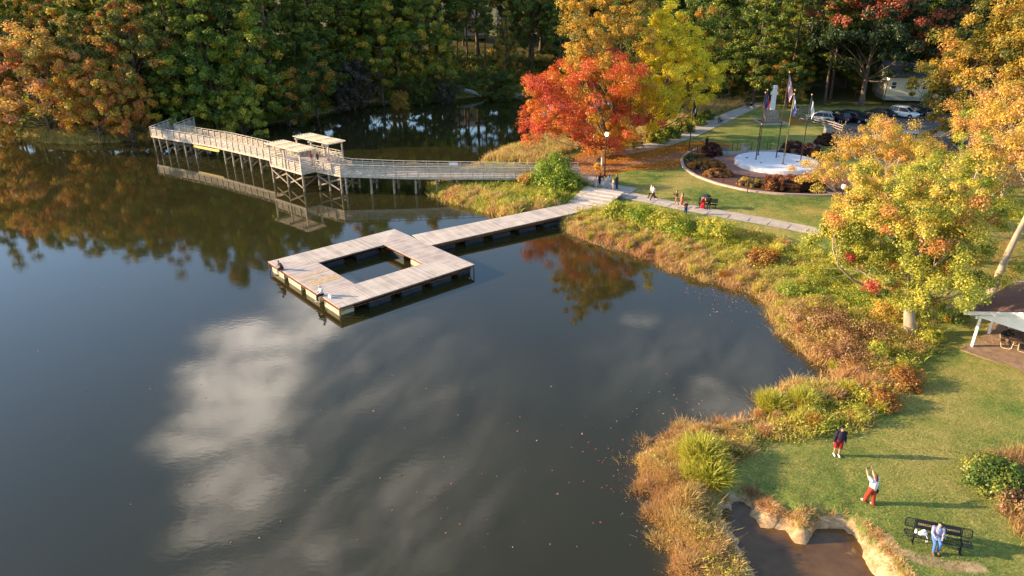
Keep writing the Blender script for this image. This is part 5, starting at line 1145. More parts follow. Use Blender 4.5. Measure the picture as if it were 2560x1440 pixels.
# ------------------------------------------------------------------ lamps, bollard, stands, fence
glow = mat('lamp_globe', (.9, .75, .5), .4, 0, emit=(1, .68, .32), estr=3.5); glow_off = mat('lamp_globe_warm', (.6, .5, .4), .4, 0, emit=(1, .7, .4), estr=.25)
def lamp(px, py, h, label, g_=glow, loc=None, lit=True):
    g = G(px, py, 1.5) if loc is None else loc; r0 = empty('street_lamp', g, 0, label, 'street lamp', 'globe lamps in the park')
    MB().lathe((0, 0, 0), [(.17, 0), (.16, .3), (.09, .4), (.075, .8), (.055, h - .9), (.06, h - .75), (.12, h - .68), (.1, h - .62)], 12).build('post', dark_steel, r0)
    hd = MB().lathe((0, 0, h - .62), [(.09, 0), (.20, .12), (.23, .28), (.19, .42), (.08, .52)], 14).build('globe', g_, r0, smooth=True)
    MB().lathe((0, 0, h - .11), [(.1, 0), (.06, .05), (.02, .13)], 10).build('cap', dark_steel, hd)
lamp(1511, 442, 5.6, 'lit globe lamp standing by the group on the landing')
lamp(2207, 262, 5.2, 'lit globe lamp in front of the cream house')
lamp(2312, 300, 4.2, 'pale globe lamp at the right end of the car park', glow_off)
lamp(2088, 573, 4.6, 'dark lamp post at the path, its head lost in the amber tree', glow_off)
g = G(1504, 420, 1.3); r0 = empty('white_bollard', g, .2, 'slim white post stand left of the lit globe lamp', 'post')
MB().lathe((0, 0, 0), [(.16, 0), (.15, .1), (.12, .2), (.12, 1.3), (.20, 1.45), (.24, 1.8), (.2, 2.05), (.06, 2.15)], 14).build('post', white_p, r0, smooth=True); MB().box((0, -.22, 1.75), (.2, .05, .3)).build('dark_window', dark_steel, r0)
g = G(1497, 414, 1.3); r0 = empty('tree_stump', g, 0, 'brown stump beside the white post stand', 'stump'); MB().lathe((0, 0, -.1), [(.5, 0), (.4, .2), (.36, .95), (.3, 1.0)], 12).build('trunk', bark, r0, smooth=True)
def railfence(pts, label, n=2):
    r0 = empty('split_rail_fence', (0, 0, 0), 0, label, 'fence')
    for i, q in enumerate(pts):
        MB().bar((q.x, q.y, q.z - .1), (q.x, q.y, q.z + 1.25), .15, .15, up=(1, 0, 0)).build('post', pile_m, r0)
        if i:
            p = pts[i - 1]
            for z in (.32, .68, 1.03): MB().bar((p.x, p.y, p.z + z), (q.x, q.y, q.z + z), .07, .14).build('rail', mat('fence_wood', (.34, .28, .22), .9, .2), r0)
fp = [G(1975, 292, 1.9), G(2000, 300, 1.9), G(2028, 308, 1.9), G(2056, 316, 1.9), G(2083, 323, 1.9), G(2105, 331, 1.9), G(2112, 322, 1.9)]
railfence(fp, 'grey split rail fence between the lawn and the parked cars')
railfence([G(1977, 292, 1.9), G(1998, 284, 1.9), G(2022, 282, 1.9)], 'short return of the rail fence behind the silver car')
for k, px in enumerate((2090, 2103)):
    g = G(px, 322 + k * 3, 2); r0 = empty('trash_barrel', g, 0, ['blue barrel behind the rail fence end', 'black barrel at the rail fence end'][k], 'barrel'); m_ = [mat('blue_plastic', (.03, .08, .3), .5), dark_steel][k]
    MB().lathe((0, 0, 0), [(.3, 0), (.34, .4), (.34, .8), (.31, .95)], 14).build('drum', m_, r0, smooth=True); MB().lathe((0, 0, .95), [(.33, 0), (.2, .08)], 14).build('lid', m_, r0)
# fallen trunk on the far bank
r0 = empty('fallen_tree', (0, 0, 0), 0, 'bleached fallen tree trunk lying into the far inlet', 'dead tree'); a = Vector((*P(1150, 224, 1.8), 1.8)); b = Vector((*P(1228, 243, .4), .2))
pale = mat('bleached_wood', (.62, .58, .52), .85, .15, 3)
MB().tube([a, a.lerp(b, .35) + Vector((0, 0, .3)), a.lerp(b, .7), b], [.42, .34, .24, .1], 8).build('trunk', pale, r0, smooth=True)
mb = MB(); rg = np.random.default_rng(3)
for t in (.45, .6, .7, .8, .9): q = a.lerp(b, t); limb(mb, q, (q.x + rg.normal() * 2.2, q.y + rg.normal() * 1.5, max(.1, q.z + rg.uniform(-.6, 1.2))), .09, .02, rg, 4, 0, 5)
mb.build('branches', pale, r0)
for px, py in ((1262, 246), (1285, 243)):
    q = Vector((*P(px, py, 0), 0)); mb = MB()
    for _ in range(5): limb(mb, q, (q.x + rg.normal() * 2.5, q.y + rg.normal() * 1.2, rg.uniform(-.1, .9)), .07, .02, rg, 4, 0, 5)
    r0 = empty('dead_branches', (0, 0, 0), 0, 'grey dead branches sticking out of the inlet left of the red tree', 'branches', 'dead branches in the inlet'); mb.build('branches', pale, r0)
# driftwood mat by the boardwalk piles
mb = MB(); q0 = P(1120, 482, 0)
for _ in range(70): x = q0[0] + rg.normal() * 1.5; y = q0[1] + rg.normal() * .8; a_ = rg.normal() * .5; L = rg.uniform(.4, 1.3); mb.bar((x, y, .06), (x + L * math.cos(a_), y + L * math.sin(a_), .08 + rg.random() * .08), .05, .04)
tag(mb.build('driftwood', mat('driftwood', (.36, .24, .15), .9, .3)), 'mat of drifted sticks caught at the boardwalk piles', 'driftwood', kind='stuff')
# snag in the water at the near bay
mb = MB(); q0 = P(1660, 1115, 0); q0 = (q0[0] - .6, q0[1] + .3)
for _ in range(8): limb(mb, (q0[0] + rg.normal() * .3, q0[1], -.05), (q0[0] + rg.normal() * .7, q0[1] + rg.normal() * .4, rg.uniform(.1, .6)), .03, .01, rg, 3, 0, 4)
r0 = empty('snag', (0, 0, 0), 0, 'small dead twigs rising from the water off the dry point', 'branches'); mb.build('branches', bark, r0)
# ------------------------------------------------------------------ people
skin_l = mat('skin', (.62, .38, .26), .6, .06, 6); skin_t = mat('tan_skin', (.45, .26, .16), .6, .06, 6)
def cloth(n, c, c2=None, scale=6): return mat('cloth_' + n, c, .9, .12, scale, c2=c2)
def plaid(n, ca, cb, sc=26, bands=False):
    if n in MATS: return MATS[n]
    m = bpy.data.materials.new(n); m.use_nodes = True; nt = m.node_tree; b = nt.nodes['Principled BSDF']; b.inputs['Roughness'].default_value = .9
    tc = nn(nt, 'ShaderNodeTexCoord'); w1 = nn(nt, 'ShaderNodeTexWave'); w1.bands_direction = 'Z'; w1.inputs['Scale'].default_value = sc * .3; nt.links.new(tc.outputs['Object'], w1.inputs[0])
    src = w1.outputs[1] if 1 in range(len(w1.outputs)) and len(w1.outputs) > 1 else w1.outputs[0]
    if not bands:
        w2 = nn(nt, 'ShaderNodeTexWave'); w2.bands_direction = 'X'; w2.inputs['Scale'].default_value = sc * .3; nt.links.new(tc.outputs['Object'], w2.inputs[0])
        a = nn(nt, 'ShaderNodeMath', operation='MULTIPLY'); nt.links.new(w1.outputs[1], a.inputs[0]); nt.links.new(w2.outputs[1], a.inputs[1]); src = a.outputs[0]
    r = nn(nt, 'ShaderNodeValToRGB'); r.color_ramp.elements[0].color = (*ca, 1); r.color_ramp.elements[1].color = (*cb, 1); r.color_ramp.elements[0].position = .25; r.color_ramp.elements[1].position = .5
    nt.links.new(src, r.inputs[0]); nt.links.new(r.outputs[0], b.inputs['Base Color']); MATS[n] = m; return m
hair_d = mat('dark_hair', (.025, .014, .010), .5, .2, 20); hair_b = mat('brown_hair', (.12, .04, .02), .5, .2, 20); hair_l = mat('light_brown_hair', (.20, .11, .05), .5, .2, 20)
def person(label, loc, rz, h=1.72, top=None, bottom=None, shoes=None, hair=hair_d, skin=skin_l, legs=(0, 0, 0, 0), arms=((0, .12, .15), (0, .12, .15)), sit=False, hem='long', sleeve='long', hairlen=0, dress=None, hat=None, lean=0.0, turn=0.0, fine_=False, fat=1.0, group=None, hood=False, extra=None, seat_z=None):
    """legs: (hipL, kneeL, hipR, kneeR) degrees, hip forward +, knee bends back +. arms: per side (forward swing, outward, elbow bend) ; degrees for swing and bend"""
    k = h / 1.72; r0 = empty('person', loc, rz, label, 'person', group); r0.scale = (k, k, k); vx = .011 if fine_ else .018
    off = 0.0
    T1, T2 = .43, .42
    def leg(side, hip, knee):
        H0 = Vector((side * .095, 0, .92)); a = R(hip); K_ = H0 + Vector((side * .01, math.sin(a), -math.cos(a))) * T1; b = a - R(knee)
        A_ = K_ + Vector((side * .01, math.sin(b), -math.cos(b))) * T2; return H0, K_, A_, b
    lg = [leg(-1, legs[0], legs[1]), leg(1, legs[2], legs[3])]
    if seat_z is not None: off = seat_z / k - (.92 - .11)
    else: off = .075 - min(l[2].z for l in lg)
    up = Vector((0, 0, off)); lg = [(a + up, b + up, c + up, t) for a, b, c, t in lg]
    pel = Vector((0, 0, .95)) + up; ch = pel + Vector((0, math.sin(lean) * .36, math.cos(lean) * .36)); nk = ch + Vector((0, math.sin(lean * 1.2) * .17, math.cos(lean) * .17)); hd = nk + Vector((0, .02 + math.sin(lean) * .12, .135))
    Rt = Matrix.Rotation(turn, 3, 'Z')
    def arm(side, sw, out, bend, inn=0.0):
        S = ch + Vector((side * .185, 0, .09)); a = R(sw); d = Vector((side * math.sin(out), math.sin(a) * math.cos(out), -math.cos(a) * math.cos(out))).normalized()
        E_ = S + d * .28; b = a + R(bend); d2 = Vector((side * (math.sin(out) - inn), math.sin(b), -math.cos(b))).normalized(); W_ = E_ + d2 * .25; return S, E_, W_, d2
    ar = [arm(-1, *arms[0]), arm(1, *arms[1])]
    f = fat; segs = []
    # body: torso, neck, head, limbs, hands, feet as one skin
    segs += [(pel + Vector((-.06, 0, 0)), .115 * f, pel + Vector((.06, 0, 0)), .115 * f), (pel, .13 * f, ch, .135 * f), (ch + Vector((-.12, 0, .06)), .075, ch + Vector((.12, 0, .06)), .075), (ch + Vector((0, 0, .08)), .08, nk, .055), (nk, .052, hd - Vector((0, 0, .06)), .05)]
    balls = [(hd, (.075, .092, .112)), (hd + Rt @ Vector((0, .088, -.012)), (.014, .02, .022)), (hd + Rt @ Vector((0, .06, -.07)), (.04, .035, .03)), (hd + Rt @ Vector((.076, 0, -.005)), (.012, .02, .03)), (hd + Rt @ Vector((-.076, 0, -.005)), (.012, .02, .03))]
    for a, b, c, t in lg:
        segs += [(a, .085 * f, b, .055 * f), (b, .052 * f, c, .036)]
        ft = Vector((0, math.cos(t) * .15, math.sin(t) * .15 - .045)) if not (abs(t) < .3) else Vector((0, .15, -.045)); segs.append((c + Vector((0, -.02, -.04)), .034, c + ft, .028))
    for (S, E_, W_, d2), sd_ in zip(ar, (-1, 1)):
        segs += [(S, .055 * f, E_, .042 * f), (E_, .040 * f, W_, .026)]
        pm = W_ + d2 * .07; side = Vector((sd_, 0, 0)); n_ = d2.cross(side).normalized() if abs(d2.dot(side)) < .95 else Vector((0, 0, 1)); wv = d2.cross(n_).normalized()
        segs.append((W_, .024, pm, .022)); segs.append((pm - wv * .022, .015, pm + wv * .022, .015))
        for q in range(4): o = wv * (-.027 + q * .018); L = (.062, .074, .070, .054)[q]; m_ = pm + o + d2 * L * .5 + n_ * .004; segs += [(pm + o, .0095, m_, .009), (m_, .009, m_ + d2 * L * .45 - n_ * .018, .0075)]
        segs.append((W_ + wv * .02 + d2 * .02, .011, W_ + wv * .055 + d2 * .065, .009))
    blob('body', segs, vx * (.72 if fine_ else .9), skin, r0, balls)
    e = .016
    if dress is not None:
        sg = [(pel, .145 * f, ch, .145 * f), (ch + Vector((-.12, 0, .05)), .08, ch + Vector((.12, 0, .05)), .08)]
        for a, b, c, t in lg:
            if hem == 'short': sg.append((a, .12 * f, a.lerp(b, .75), .125 * f))
            else: sg += [(a, .12 * f, b, .12 * f), (b, .12 * f, c + Vector((0, 0, .02)), .14 * f)]
        a, b = lg[0][0], lg[1][0]; ka, kb = lg[0][1], lg[1][1]; sg.append(((a + b) / 2, .13 * f, (ka + kb) / 2, .12 * f))
        if hem != 'short': sg.append(((ka + kb) / 2, .12, (lg[0][2] + lg[1][2]) / 2 + Vector((0, 0, .03)), .14))
        blob('dress', sg, vx, dress, r0)
    if bottom is not None:
        sg = [(pel + Vector((-.06, 0, 0)), .13 * f, pel + Vector((.06, 0, 0)), .13 * f)]
        for a, b, c, t in lg:
            if hem == 'skirt': sg.append((a, .125 * f, a.lerp(b, .7), .13 * f))
            elif hem == 'short': sg.append((a, .105 * f, a.lerp(b, .88), .085 * f))
            elif hem == 'wide': sg += [(a, .105 * f, b, .085 * f), (b, .085 * f, c, .09)]
            else: sg += [(a, .10 * f, b, .07 * f), (b, .068 * f, c + Vector((0, 0, .0)), .055)]
        if hem == 'skirt': sg.append(((lg[0][0] + lg[1][0]) / 2, .12, (lg[0][0].lerp(lg[0][1], .6) + lg[1][0].lerp(lg[1][1], .6)) / 2, .12))
        blob('skirt' if hem == 'skirt' else ('shorts' if hem == 'short' else 'trousers'), sg, vx, bottom, r0)
    if top is not None:
        sg = [(pel + Vector((0, 0, .02)), .145 * f, ch, .152 * f), (pel + Vector((-.05, 0, 0)), .13 * f, pel + Vector((.05, 0, 0)), .13 * f), (ch + Vector((-.125, 0, .06)), .09, ch + Vector((.125, 0, .06)), .09), (ch + Vector((0, 0, .1)), .085, nk - Vector((0, 0, .03)), .068)]
        for S, E_, W_, d2 in ar:
            if sleeve == 'long': sg += [(S, .07 * f, E_, .058 * f), (E_, .057 * f, W_ - d2 * .01, .043)]
            elif sleeve == 'short': sg.append((S, .072 * f, S.lerp(E_, .65), .062 * f))
            else: sg.append((S, .07 * f, S, .06))
        bl = []
        if hood: bl.append((nk + Vector((0, -.06, .01)), (.10, .08, .07)))
        blob('top', sg, vx, top, r0, bl)
    for n_, (a, b, c, t) in enumerate(lg):
        ft = Vector((0, math.cos(t) * .17, math.sin(t) * .17 - .04)) if not (abs(t) < .3) else Vector((0, .17, -.04))
        if shoes is not None: blob('shoe', [(c + Vector((0, -.04, -.035)), .044, c + ft * .6, .046), (c + ft * .6, .046, c + ft, .036)], vx, shoes, r0)
    bl = [(hd + Rt @ Vector((0, -.018, .028)), (.086, .096, .102))]; sg = []
    if hairlen: sg = [(hd + Rt @ Vector((0, -.05, .02)), .07, hd + Rt @ Vector((0, -.09, -.12)), .075), (hd + Rt @ Vector((0, -.09, -.12)), .075, hd + Rt @ Vector((0, -.13, -.12 - hairlen)), .05)]
    if hat is None: blob('hair', sg, vx, hair, r0, bl)
    else:
        if sg: blob('hair', sg, vx, hair, r0)
        hb = [(hd + Vector((0, -.005, .045)), (.093, .105, .085))]; blob('hat', [(hd + Rt @ Vector((-.03, .09, .05)), .014, hd + Rt @ Vector((.03, .12, .045)), .014)], vx, hat, r0, hb)
    if fine_:
        ey = MB()
        for s_ in (-1, 1): q = hd + Rt @ Vector((s_ * .03, .082, .012)); ey.lathe((q.x, q.y, q.z - .009), [(.002, 0), (.010, .006), (.010, .012), (.002, .018)], 8)
        ey.build('eyes', hair_d, r0)
    r0['_h'] = 0
    return r0, dict(hd=hd * k, nk=nk * k, ch=ch * k, pel=pel * k, arms=[[v * k for v in a[:3]] for a in ar])
def wpt(r0, v): return Matrix.Translation(r0.location) @ Matrix.Rotation(r0.rotation_euler.z, 4, 'Z') @ Vector(v)
cw, cb_, cnavy, cdred = cloth('white', (.78, .76, .74)), cloth('black', (.012, .012, .014)), cloth('navy', (.02, .014, .035)), cloth('dark_red', (.30, .015, .02))
cjean = cloth('denim', (.05, .13, .34), (.10, .22, .48), 3); cdjean = cloth('dark_denim', (.015, .035, .10)); ckhaki = cloth('khaki', (.50, .40, .27)); cgrey = cloth('pale_grey', (.60, .58, .55)); colive = cloth('olive', (.06, .05, .03)); cbrown = cloth('brown', (.14, .06, .04))
w_sh = mat('white_shoe', (.80, .80, .80), .6, .04); b_sh = mat('black_shoe', (.015, .015, .015), .5); br_sh = mat('brown_shoe', (.25, .10, .06), .6)
def gp(px, py, z=1.2, dz=0.0): g = G(px, py, z); g.z += dz; return g
pA, iA = person('man in a navy hoodie, dark red shorts and white shoes on the near lawn', gp(2090, 1138, .95), R(175), 1.76, cnavy, cdred, w_sh, hair_d, skin_t, (6, 6, -2, 2), ((2, .18, 12), (2, .18, 12)), hem='short', fine_=True, fat=1.28, hood=True, lean=.05)
pB, iB = person('woman in a white top and rust red trousers holding up a phone', gp(2172, 1259, .95), R(22), 1.68, cloth('white_blouse', (.74, .73, .75)), cloth('rust', (.40, .045, .02)), w_sh, hair_b, skin_l, (14, 4, -8, 2), ((118, .05, 28, .1), (112, -.05, 34, -.1)), hem='wide', sleeve='short', hairlen=.42, fine_=True, fat=1.22)
mid_ = (iB['arms'][0][2] + iB['arms'][1][2]) / 2 + Vector((0, .07, .05)); q = wpt(pB, mid_)
ph = empty('phone', q, R(22), 'dark phone held up by the woman in rust red trousers', 'phone'); MB().box((0, 0, 0), (.15, .012, .075)).build('case', dark_steel, ph, bevel=.004); MB().box((0, -.008, 0), (.135, .004, .065)).build('screen', mat('phone_screen', (.08, .09, .12), .2), ph)
q = wpt(pB, iB['pel'] + Vector((.20, -.05, -.12)))
hb = empty('handbag', q, R(22), 'small navy bag hanging at the hip of the woman with the phone', 'bag'); MB().box((0, 0, -.06), (.08, .22, .20)).build('bag_body', cnavy, hb, bevel=.02); MB().tube([(0, -.08, .04), (-.04, -.02, .35), (-.1, .04, .58), (-.04, .06, .3), (0, .08, .04)], [.008] * 5, 5).build('strap', cnavy, hb)
Rz = Matrix.Rotation(BA, 3, 'Z'); sp_ = gN + Rz @ Vector((-.10, .0, 0))
pC, iC = person('woman in a plaid shirt and blue jeans sitting on the long black bench', sp_, BA + math.pi, 1.66, plaid('plaid_shirt', (.10, .12, .30), (.74, .70, .70)), cjean, br_sh, hair_d, skin_l, (84, 88, 80, 70), ((28, .1, 62, .5), (28, .1, 55, .4)), seat_z=.47, fine_=True, fat=1.1, turn=R(-40), lean=.06)
hb = empty('tote_bag', gN + Rz @ Vector((-.62, -.02, .48)), BA + .2, 'white cloth bag beside the woman on the black bench', 'bag'); blob('bag_body', [((-.08, 0, .10), .10, (.09, 0, .12), .11), ((0, 0, .2), .08, (.05, 0, .26), .06)], .02, cloth('bag_white', (.82, .80, .78)), hb); MB().tube([(.1, -.06, .1), (.16, -.16, 0), (.17, -.2, -.16), (.13, -.19, -.2), (.11, -.15, -.02)], [.015] * 5, 5).build('strap', MATS['cloth_bag_white'], hb)
hb = empty('paper_bag', gN + Rz @ Vector((-.86, .02, .48)), BA, 'small crumpled white paper bag at the left end of the black bench', 'bag'); blob('bag_body', [((0, 0, .06), .06, (0, .02, .18), .045)], .018, cw, hb)
# dock sitters: backs to the open water square, legs over the lakeside edge
e0 = dloc(.0, 0); 
def dpt(t, inx=.16): q = A0 + uy * (DH * t) + ux * inx; return Vector((q.x, q.y, 0))
rzD = ang + math.pi / 2  # facing -x of the dock
pD, _ = person('person in a dark jacket and shorts sitting on the left edge of the dock', dpt(.80), rzD, 1.7, cloth('plum', (.07, .035, .04)), cloth('charcoal', (.03, .028, .03)), b_sh, hair_l, skin_l, (82, 84, 78, 70), ((34, .08, 40, .3), (34, .08, 46, .3)), hem='short', sleeve='short', seat_z=DZ, lean=.38)
pE, iE = person('person in a pale hoodie, white cap and black trousers on the dock edge', dpt(.235), rzD - .1, 1.66, cloth('cream', (.70, .64, .60)), cb_, w_sh, hair_l, skin_l, (82, 82, 78, 74), ((30, .08, 40, .3), (30, .08, 46, .3)), seat_z=DZ, lean=.15, hat=cloth('cap_white', (.75, .72, .70)))
q = dpt(.165, .38); hb = empty('handbag', (q.x, q.y, DZ), ang + .2, 'pale blue white box bag on the dock beside the person in the cap', 'bag'); MB().box((0, 0, .13), (.16, .34, .25)).build('bag_body', cloth('bag_blue', (.62, .74, .78)), hb, bevel=.03); MB().tube([(0, -.1, .25), (0, -.06, .34), (0, .06, .34), (0, .1, .25)], [.012] * 4, 5).build('strap', cw, hb)
# boardwalk visitors
def bwp(x, y): return Vector((x, y, DK))
person('person in a red top and pale trousers on the boardwalk under the pergola', bwp(-24.9, 84.0), R(-60), 1.72, cloth('bright_red', (.55, .03, .03)), ckhaki, b_sh, hair_b, skin_l, (10, 6, -6, 2), ((40, .1, 50), (20, .15, 30)), sleeve='short')
person('person in dark clothes facing the one in red on the boardwalk', bwp(-24.1, 83.9), R(110), 1.74, cbrown, cb_, b_sh, hair_d, skin_t, (4, 4, -4, 2), ((60, .1, 60), (20, .1, 30)))
# landing group
gL = 'group of friends on the landing'
st = plaid('striped_shirt', (.30, .06, .05), (.62, .56, .48), 22, True)
person('boy in a striped shirt and pale trousers, leftmost on the landing', gp(1489, 477), R(150), 1.68, st, cgrey, w_sh, hair_d, skin_t, (4, 4, -4, 2), sleeve='short', group=gL)
person('tall person with dark hair and a black top, furthest back on the landing', gp(1500, 470, 1.2), R(-20), 1.74, cb_, cb_, b_sh, hair_d, skin_t, (4, 4, -4, 2), hem='short', hairlen=.2, group=gL)
person('girl in a pale pink top and white skirt on the landing', gp(1506, 473), R(10), 1.62, cloth('pale_pink', (.70, .48, .48)), cw, w_sh, hair_d, skin_l, (6, 4, -6, 2), sleeve='short', hem='skirt', hairlen=.3, group=gL)
person('woman in all white wide trousers and a white cap on the landing', gp(1521, 469), R(30), 1.68, cw, cgrey, w_sh, hair_d, skin_l, (4, 4, -4, 2), hem='wide', hairlen=.3, hat=cw, group=gL)
pF, iF = person('man in beige with a blue checked backpack on the landing', gp(1532, 483), R(100), 1.72, cloth('peach', (.62, .42, .32)), ckhaki, br_sh, hair_b, skin_l, (3, 3, -3, 2), ((40, .1, 60), (10, .1, 20)), group=gL)
q = wpt(pF, iF['ch'] + Vector((0, -.24, -.1))); bpk = empty('backpack', q, R(100), 'blue checked backpack on the man in beige', 'backpack'); MB().box((0, 0, 0), (.30, .18, .46)).build('bag_body', plaid('blue_check', (.01, .015, .05), (.10, .16, .36), 30), bpk, bevel=.05); MB().tube([(-.1, .1, .2), (-.1, .22, .26), (-.1, .28, .05), (-.1, .1, -.15)], [.015] * 4, 5).build('strap', cb_, bpk)
person('man in an olive jacket and dark jeans, rightmost on the landing', gp(1541, 474), R(75), 1.78, colive, cdjean, br_sh, hair_d, skin_t, (3, 3, -6, 6), ((45, .1, 50), (15, .18, 30)), fat=1.15, group=gL)
person('walker in a loose white sweater and dark trousers striding on the path', gp(1632, 501), R(95), 1.74, cw, cloth('dark_plum', (.05, .02, .03)), w_sh, hair_b, skin_l, (26, 6, -24, 26), ((30, .1, 40), (-15, .15, 30)), fat=1.12)
person('walker in tan partly hidden behind the one in the white sweater', gp(1627, 496), R(95), 1.66, cloth('sand', (.60, .48, .36)), cb_, b_sh, hair_l, skin_l, (-20, 20, 22, 8))
person('person in brown holding something pale, walking beside the coral dress', gp(1690, 513), R(70), 1.66, cbrown, cloth('taupe', (.32, .22, .15)), br_sh, hair_d, skin_l, (14, 4, -12, 12), ((50, .1, 70), (40, .1, 60)))
person('woman in a coral dress walking on the path', gp(1703, 520), R(80), 1.68, None, None, br_sh, hair_b, skin_l, (12, 4, -14, 10), ((40, .1, 60), (10, .2, 20)), dress=cloth('coral', (.62, .16, .10)), hem='short', hairlen=.16, fat=1.1)
person('boy in a maroon shirt and blue jeans standing at the lake side of the path', gp(1713, 538), R(20), 1.5, cloth('maroon', (.10, .03, .03)), cloth('blue_jeans', (.02, .06, .20)), b_sh, hair_b, skin_l, (3, 3, -3, 2), ((15, .2, 40), (15, .2, 40)), sleeve='short', fat=1.1)
rb = R(-22); Rb = Matrix.Rotation(rb, 3, 'Z')
pR, iR = person('woman in a long red dress sitting under a dark umbrella', gB + Rb @ Vector((-.45, 0, 0)), rb + math.pi, 1.66, None, None, w_sh, hair_d, skin_l, (82, 78, 74, 60), ((40, .1, 95), (20, .1, 40)), seat_z=.47, dress=cloth('red_dress', (.48, .01, .02)), hairlen=.25)
person('man in a black suit sitting beside the woman in red', gB + Rb @ Vector((.15, 0, 0)), rb + math.pi, 1.74, cb_, cb_, b_sh, hair_l, skin_l, (84, 84, 80, 76), ((25, .12, 40), (25, .12, 40)), seat_z=.47)
hp = wpt(pR, iR['arms'][0][2]); um = empty('umbrella', hp, 0, 'dark umbrella held over the woman in red', 'umbrella')
MB().tube([(0, 0, -.25), (0, .02, .55)], [.012, .01], 6).build('shaft', dark_steel, um); cn = MB(); n = 8; ring = [(.56 * math.cos(2 * math.pi * i / n), .56 * math.sin(2 * math.pi * i / n), .38) for i in range(n)]; r2 = [(.33 * math.cos(2 * math.pi * i / n), .33 * math.sin(2 * math.pi * i / n), .52) for i in range(n)]
cn.add(ring + r2 + [(0, 0, .58)], [(i, (i + 1) % n, n + (i + 1) % n, n + i) for i in range(n)] + [(n + i, n + (i + 1) % n, 2 * n) for i in range(n)]).build('canopy', cloth('umbrella', (.035, .03, .045)), um)
q = gB + Rb @ Vector((-1.25, -.6, 0)); q.z = h1(q.x, q.y); hb = empty('handbag', q, 0, 'pale pink bag on the grass by the feet of the woman in red', 'bag'); blob('bag_body', [((-.08, 0, .09), .09, (.1, 0, .09), .1)], .02, MATS['cloth_pale_pink'], hb)
for s_ in (0, 1):
    q = gp(1772 + s_ * 5, 524); sh = empty('loose_shoe', q, .6 + s_, 'white shoe lying on the grass right of the bench with the couple', 'shoe', 'pair of white shoes on the grass'); blob('shoe_body', [((0, -.06, .05), .045, (0, .05, .05), .045), ((0, .05, .045), .045, (0, .14, .04), .035)], .015, w_sh, sh)
person('man in black walking on the lawn behind the round burgundy shrub', gp(1765, 372, 1.6), R(30), 1.76, cb_, cb_, b_sh, hair_d, skin_t, (8, 4, -8, 8), ((8, .2, 25), (-8, .2, 25)), sleeve='short', fat=1.1, hat=cb_)
person('person in black sitting at the far end of the path with something white', gp(1876, 274, 2.0), R(200), 1.7, cb_, cw, b_sh, hair_d, skin_t, (80, 80, 76, 70), seat_z=.45)
g = gp(1877, 272, 2.0); bench(0, 0, R(20), 'bench at the far end of the path under the pines', loc=g)
person('person in a pale shirt standing behind the white sedan', gp(2196, 322, 2.0), R(180), 1.7, cw, cb_, b_sh, hair_d, skin_l)

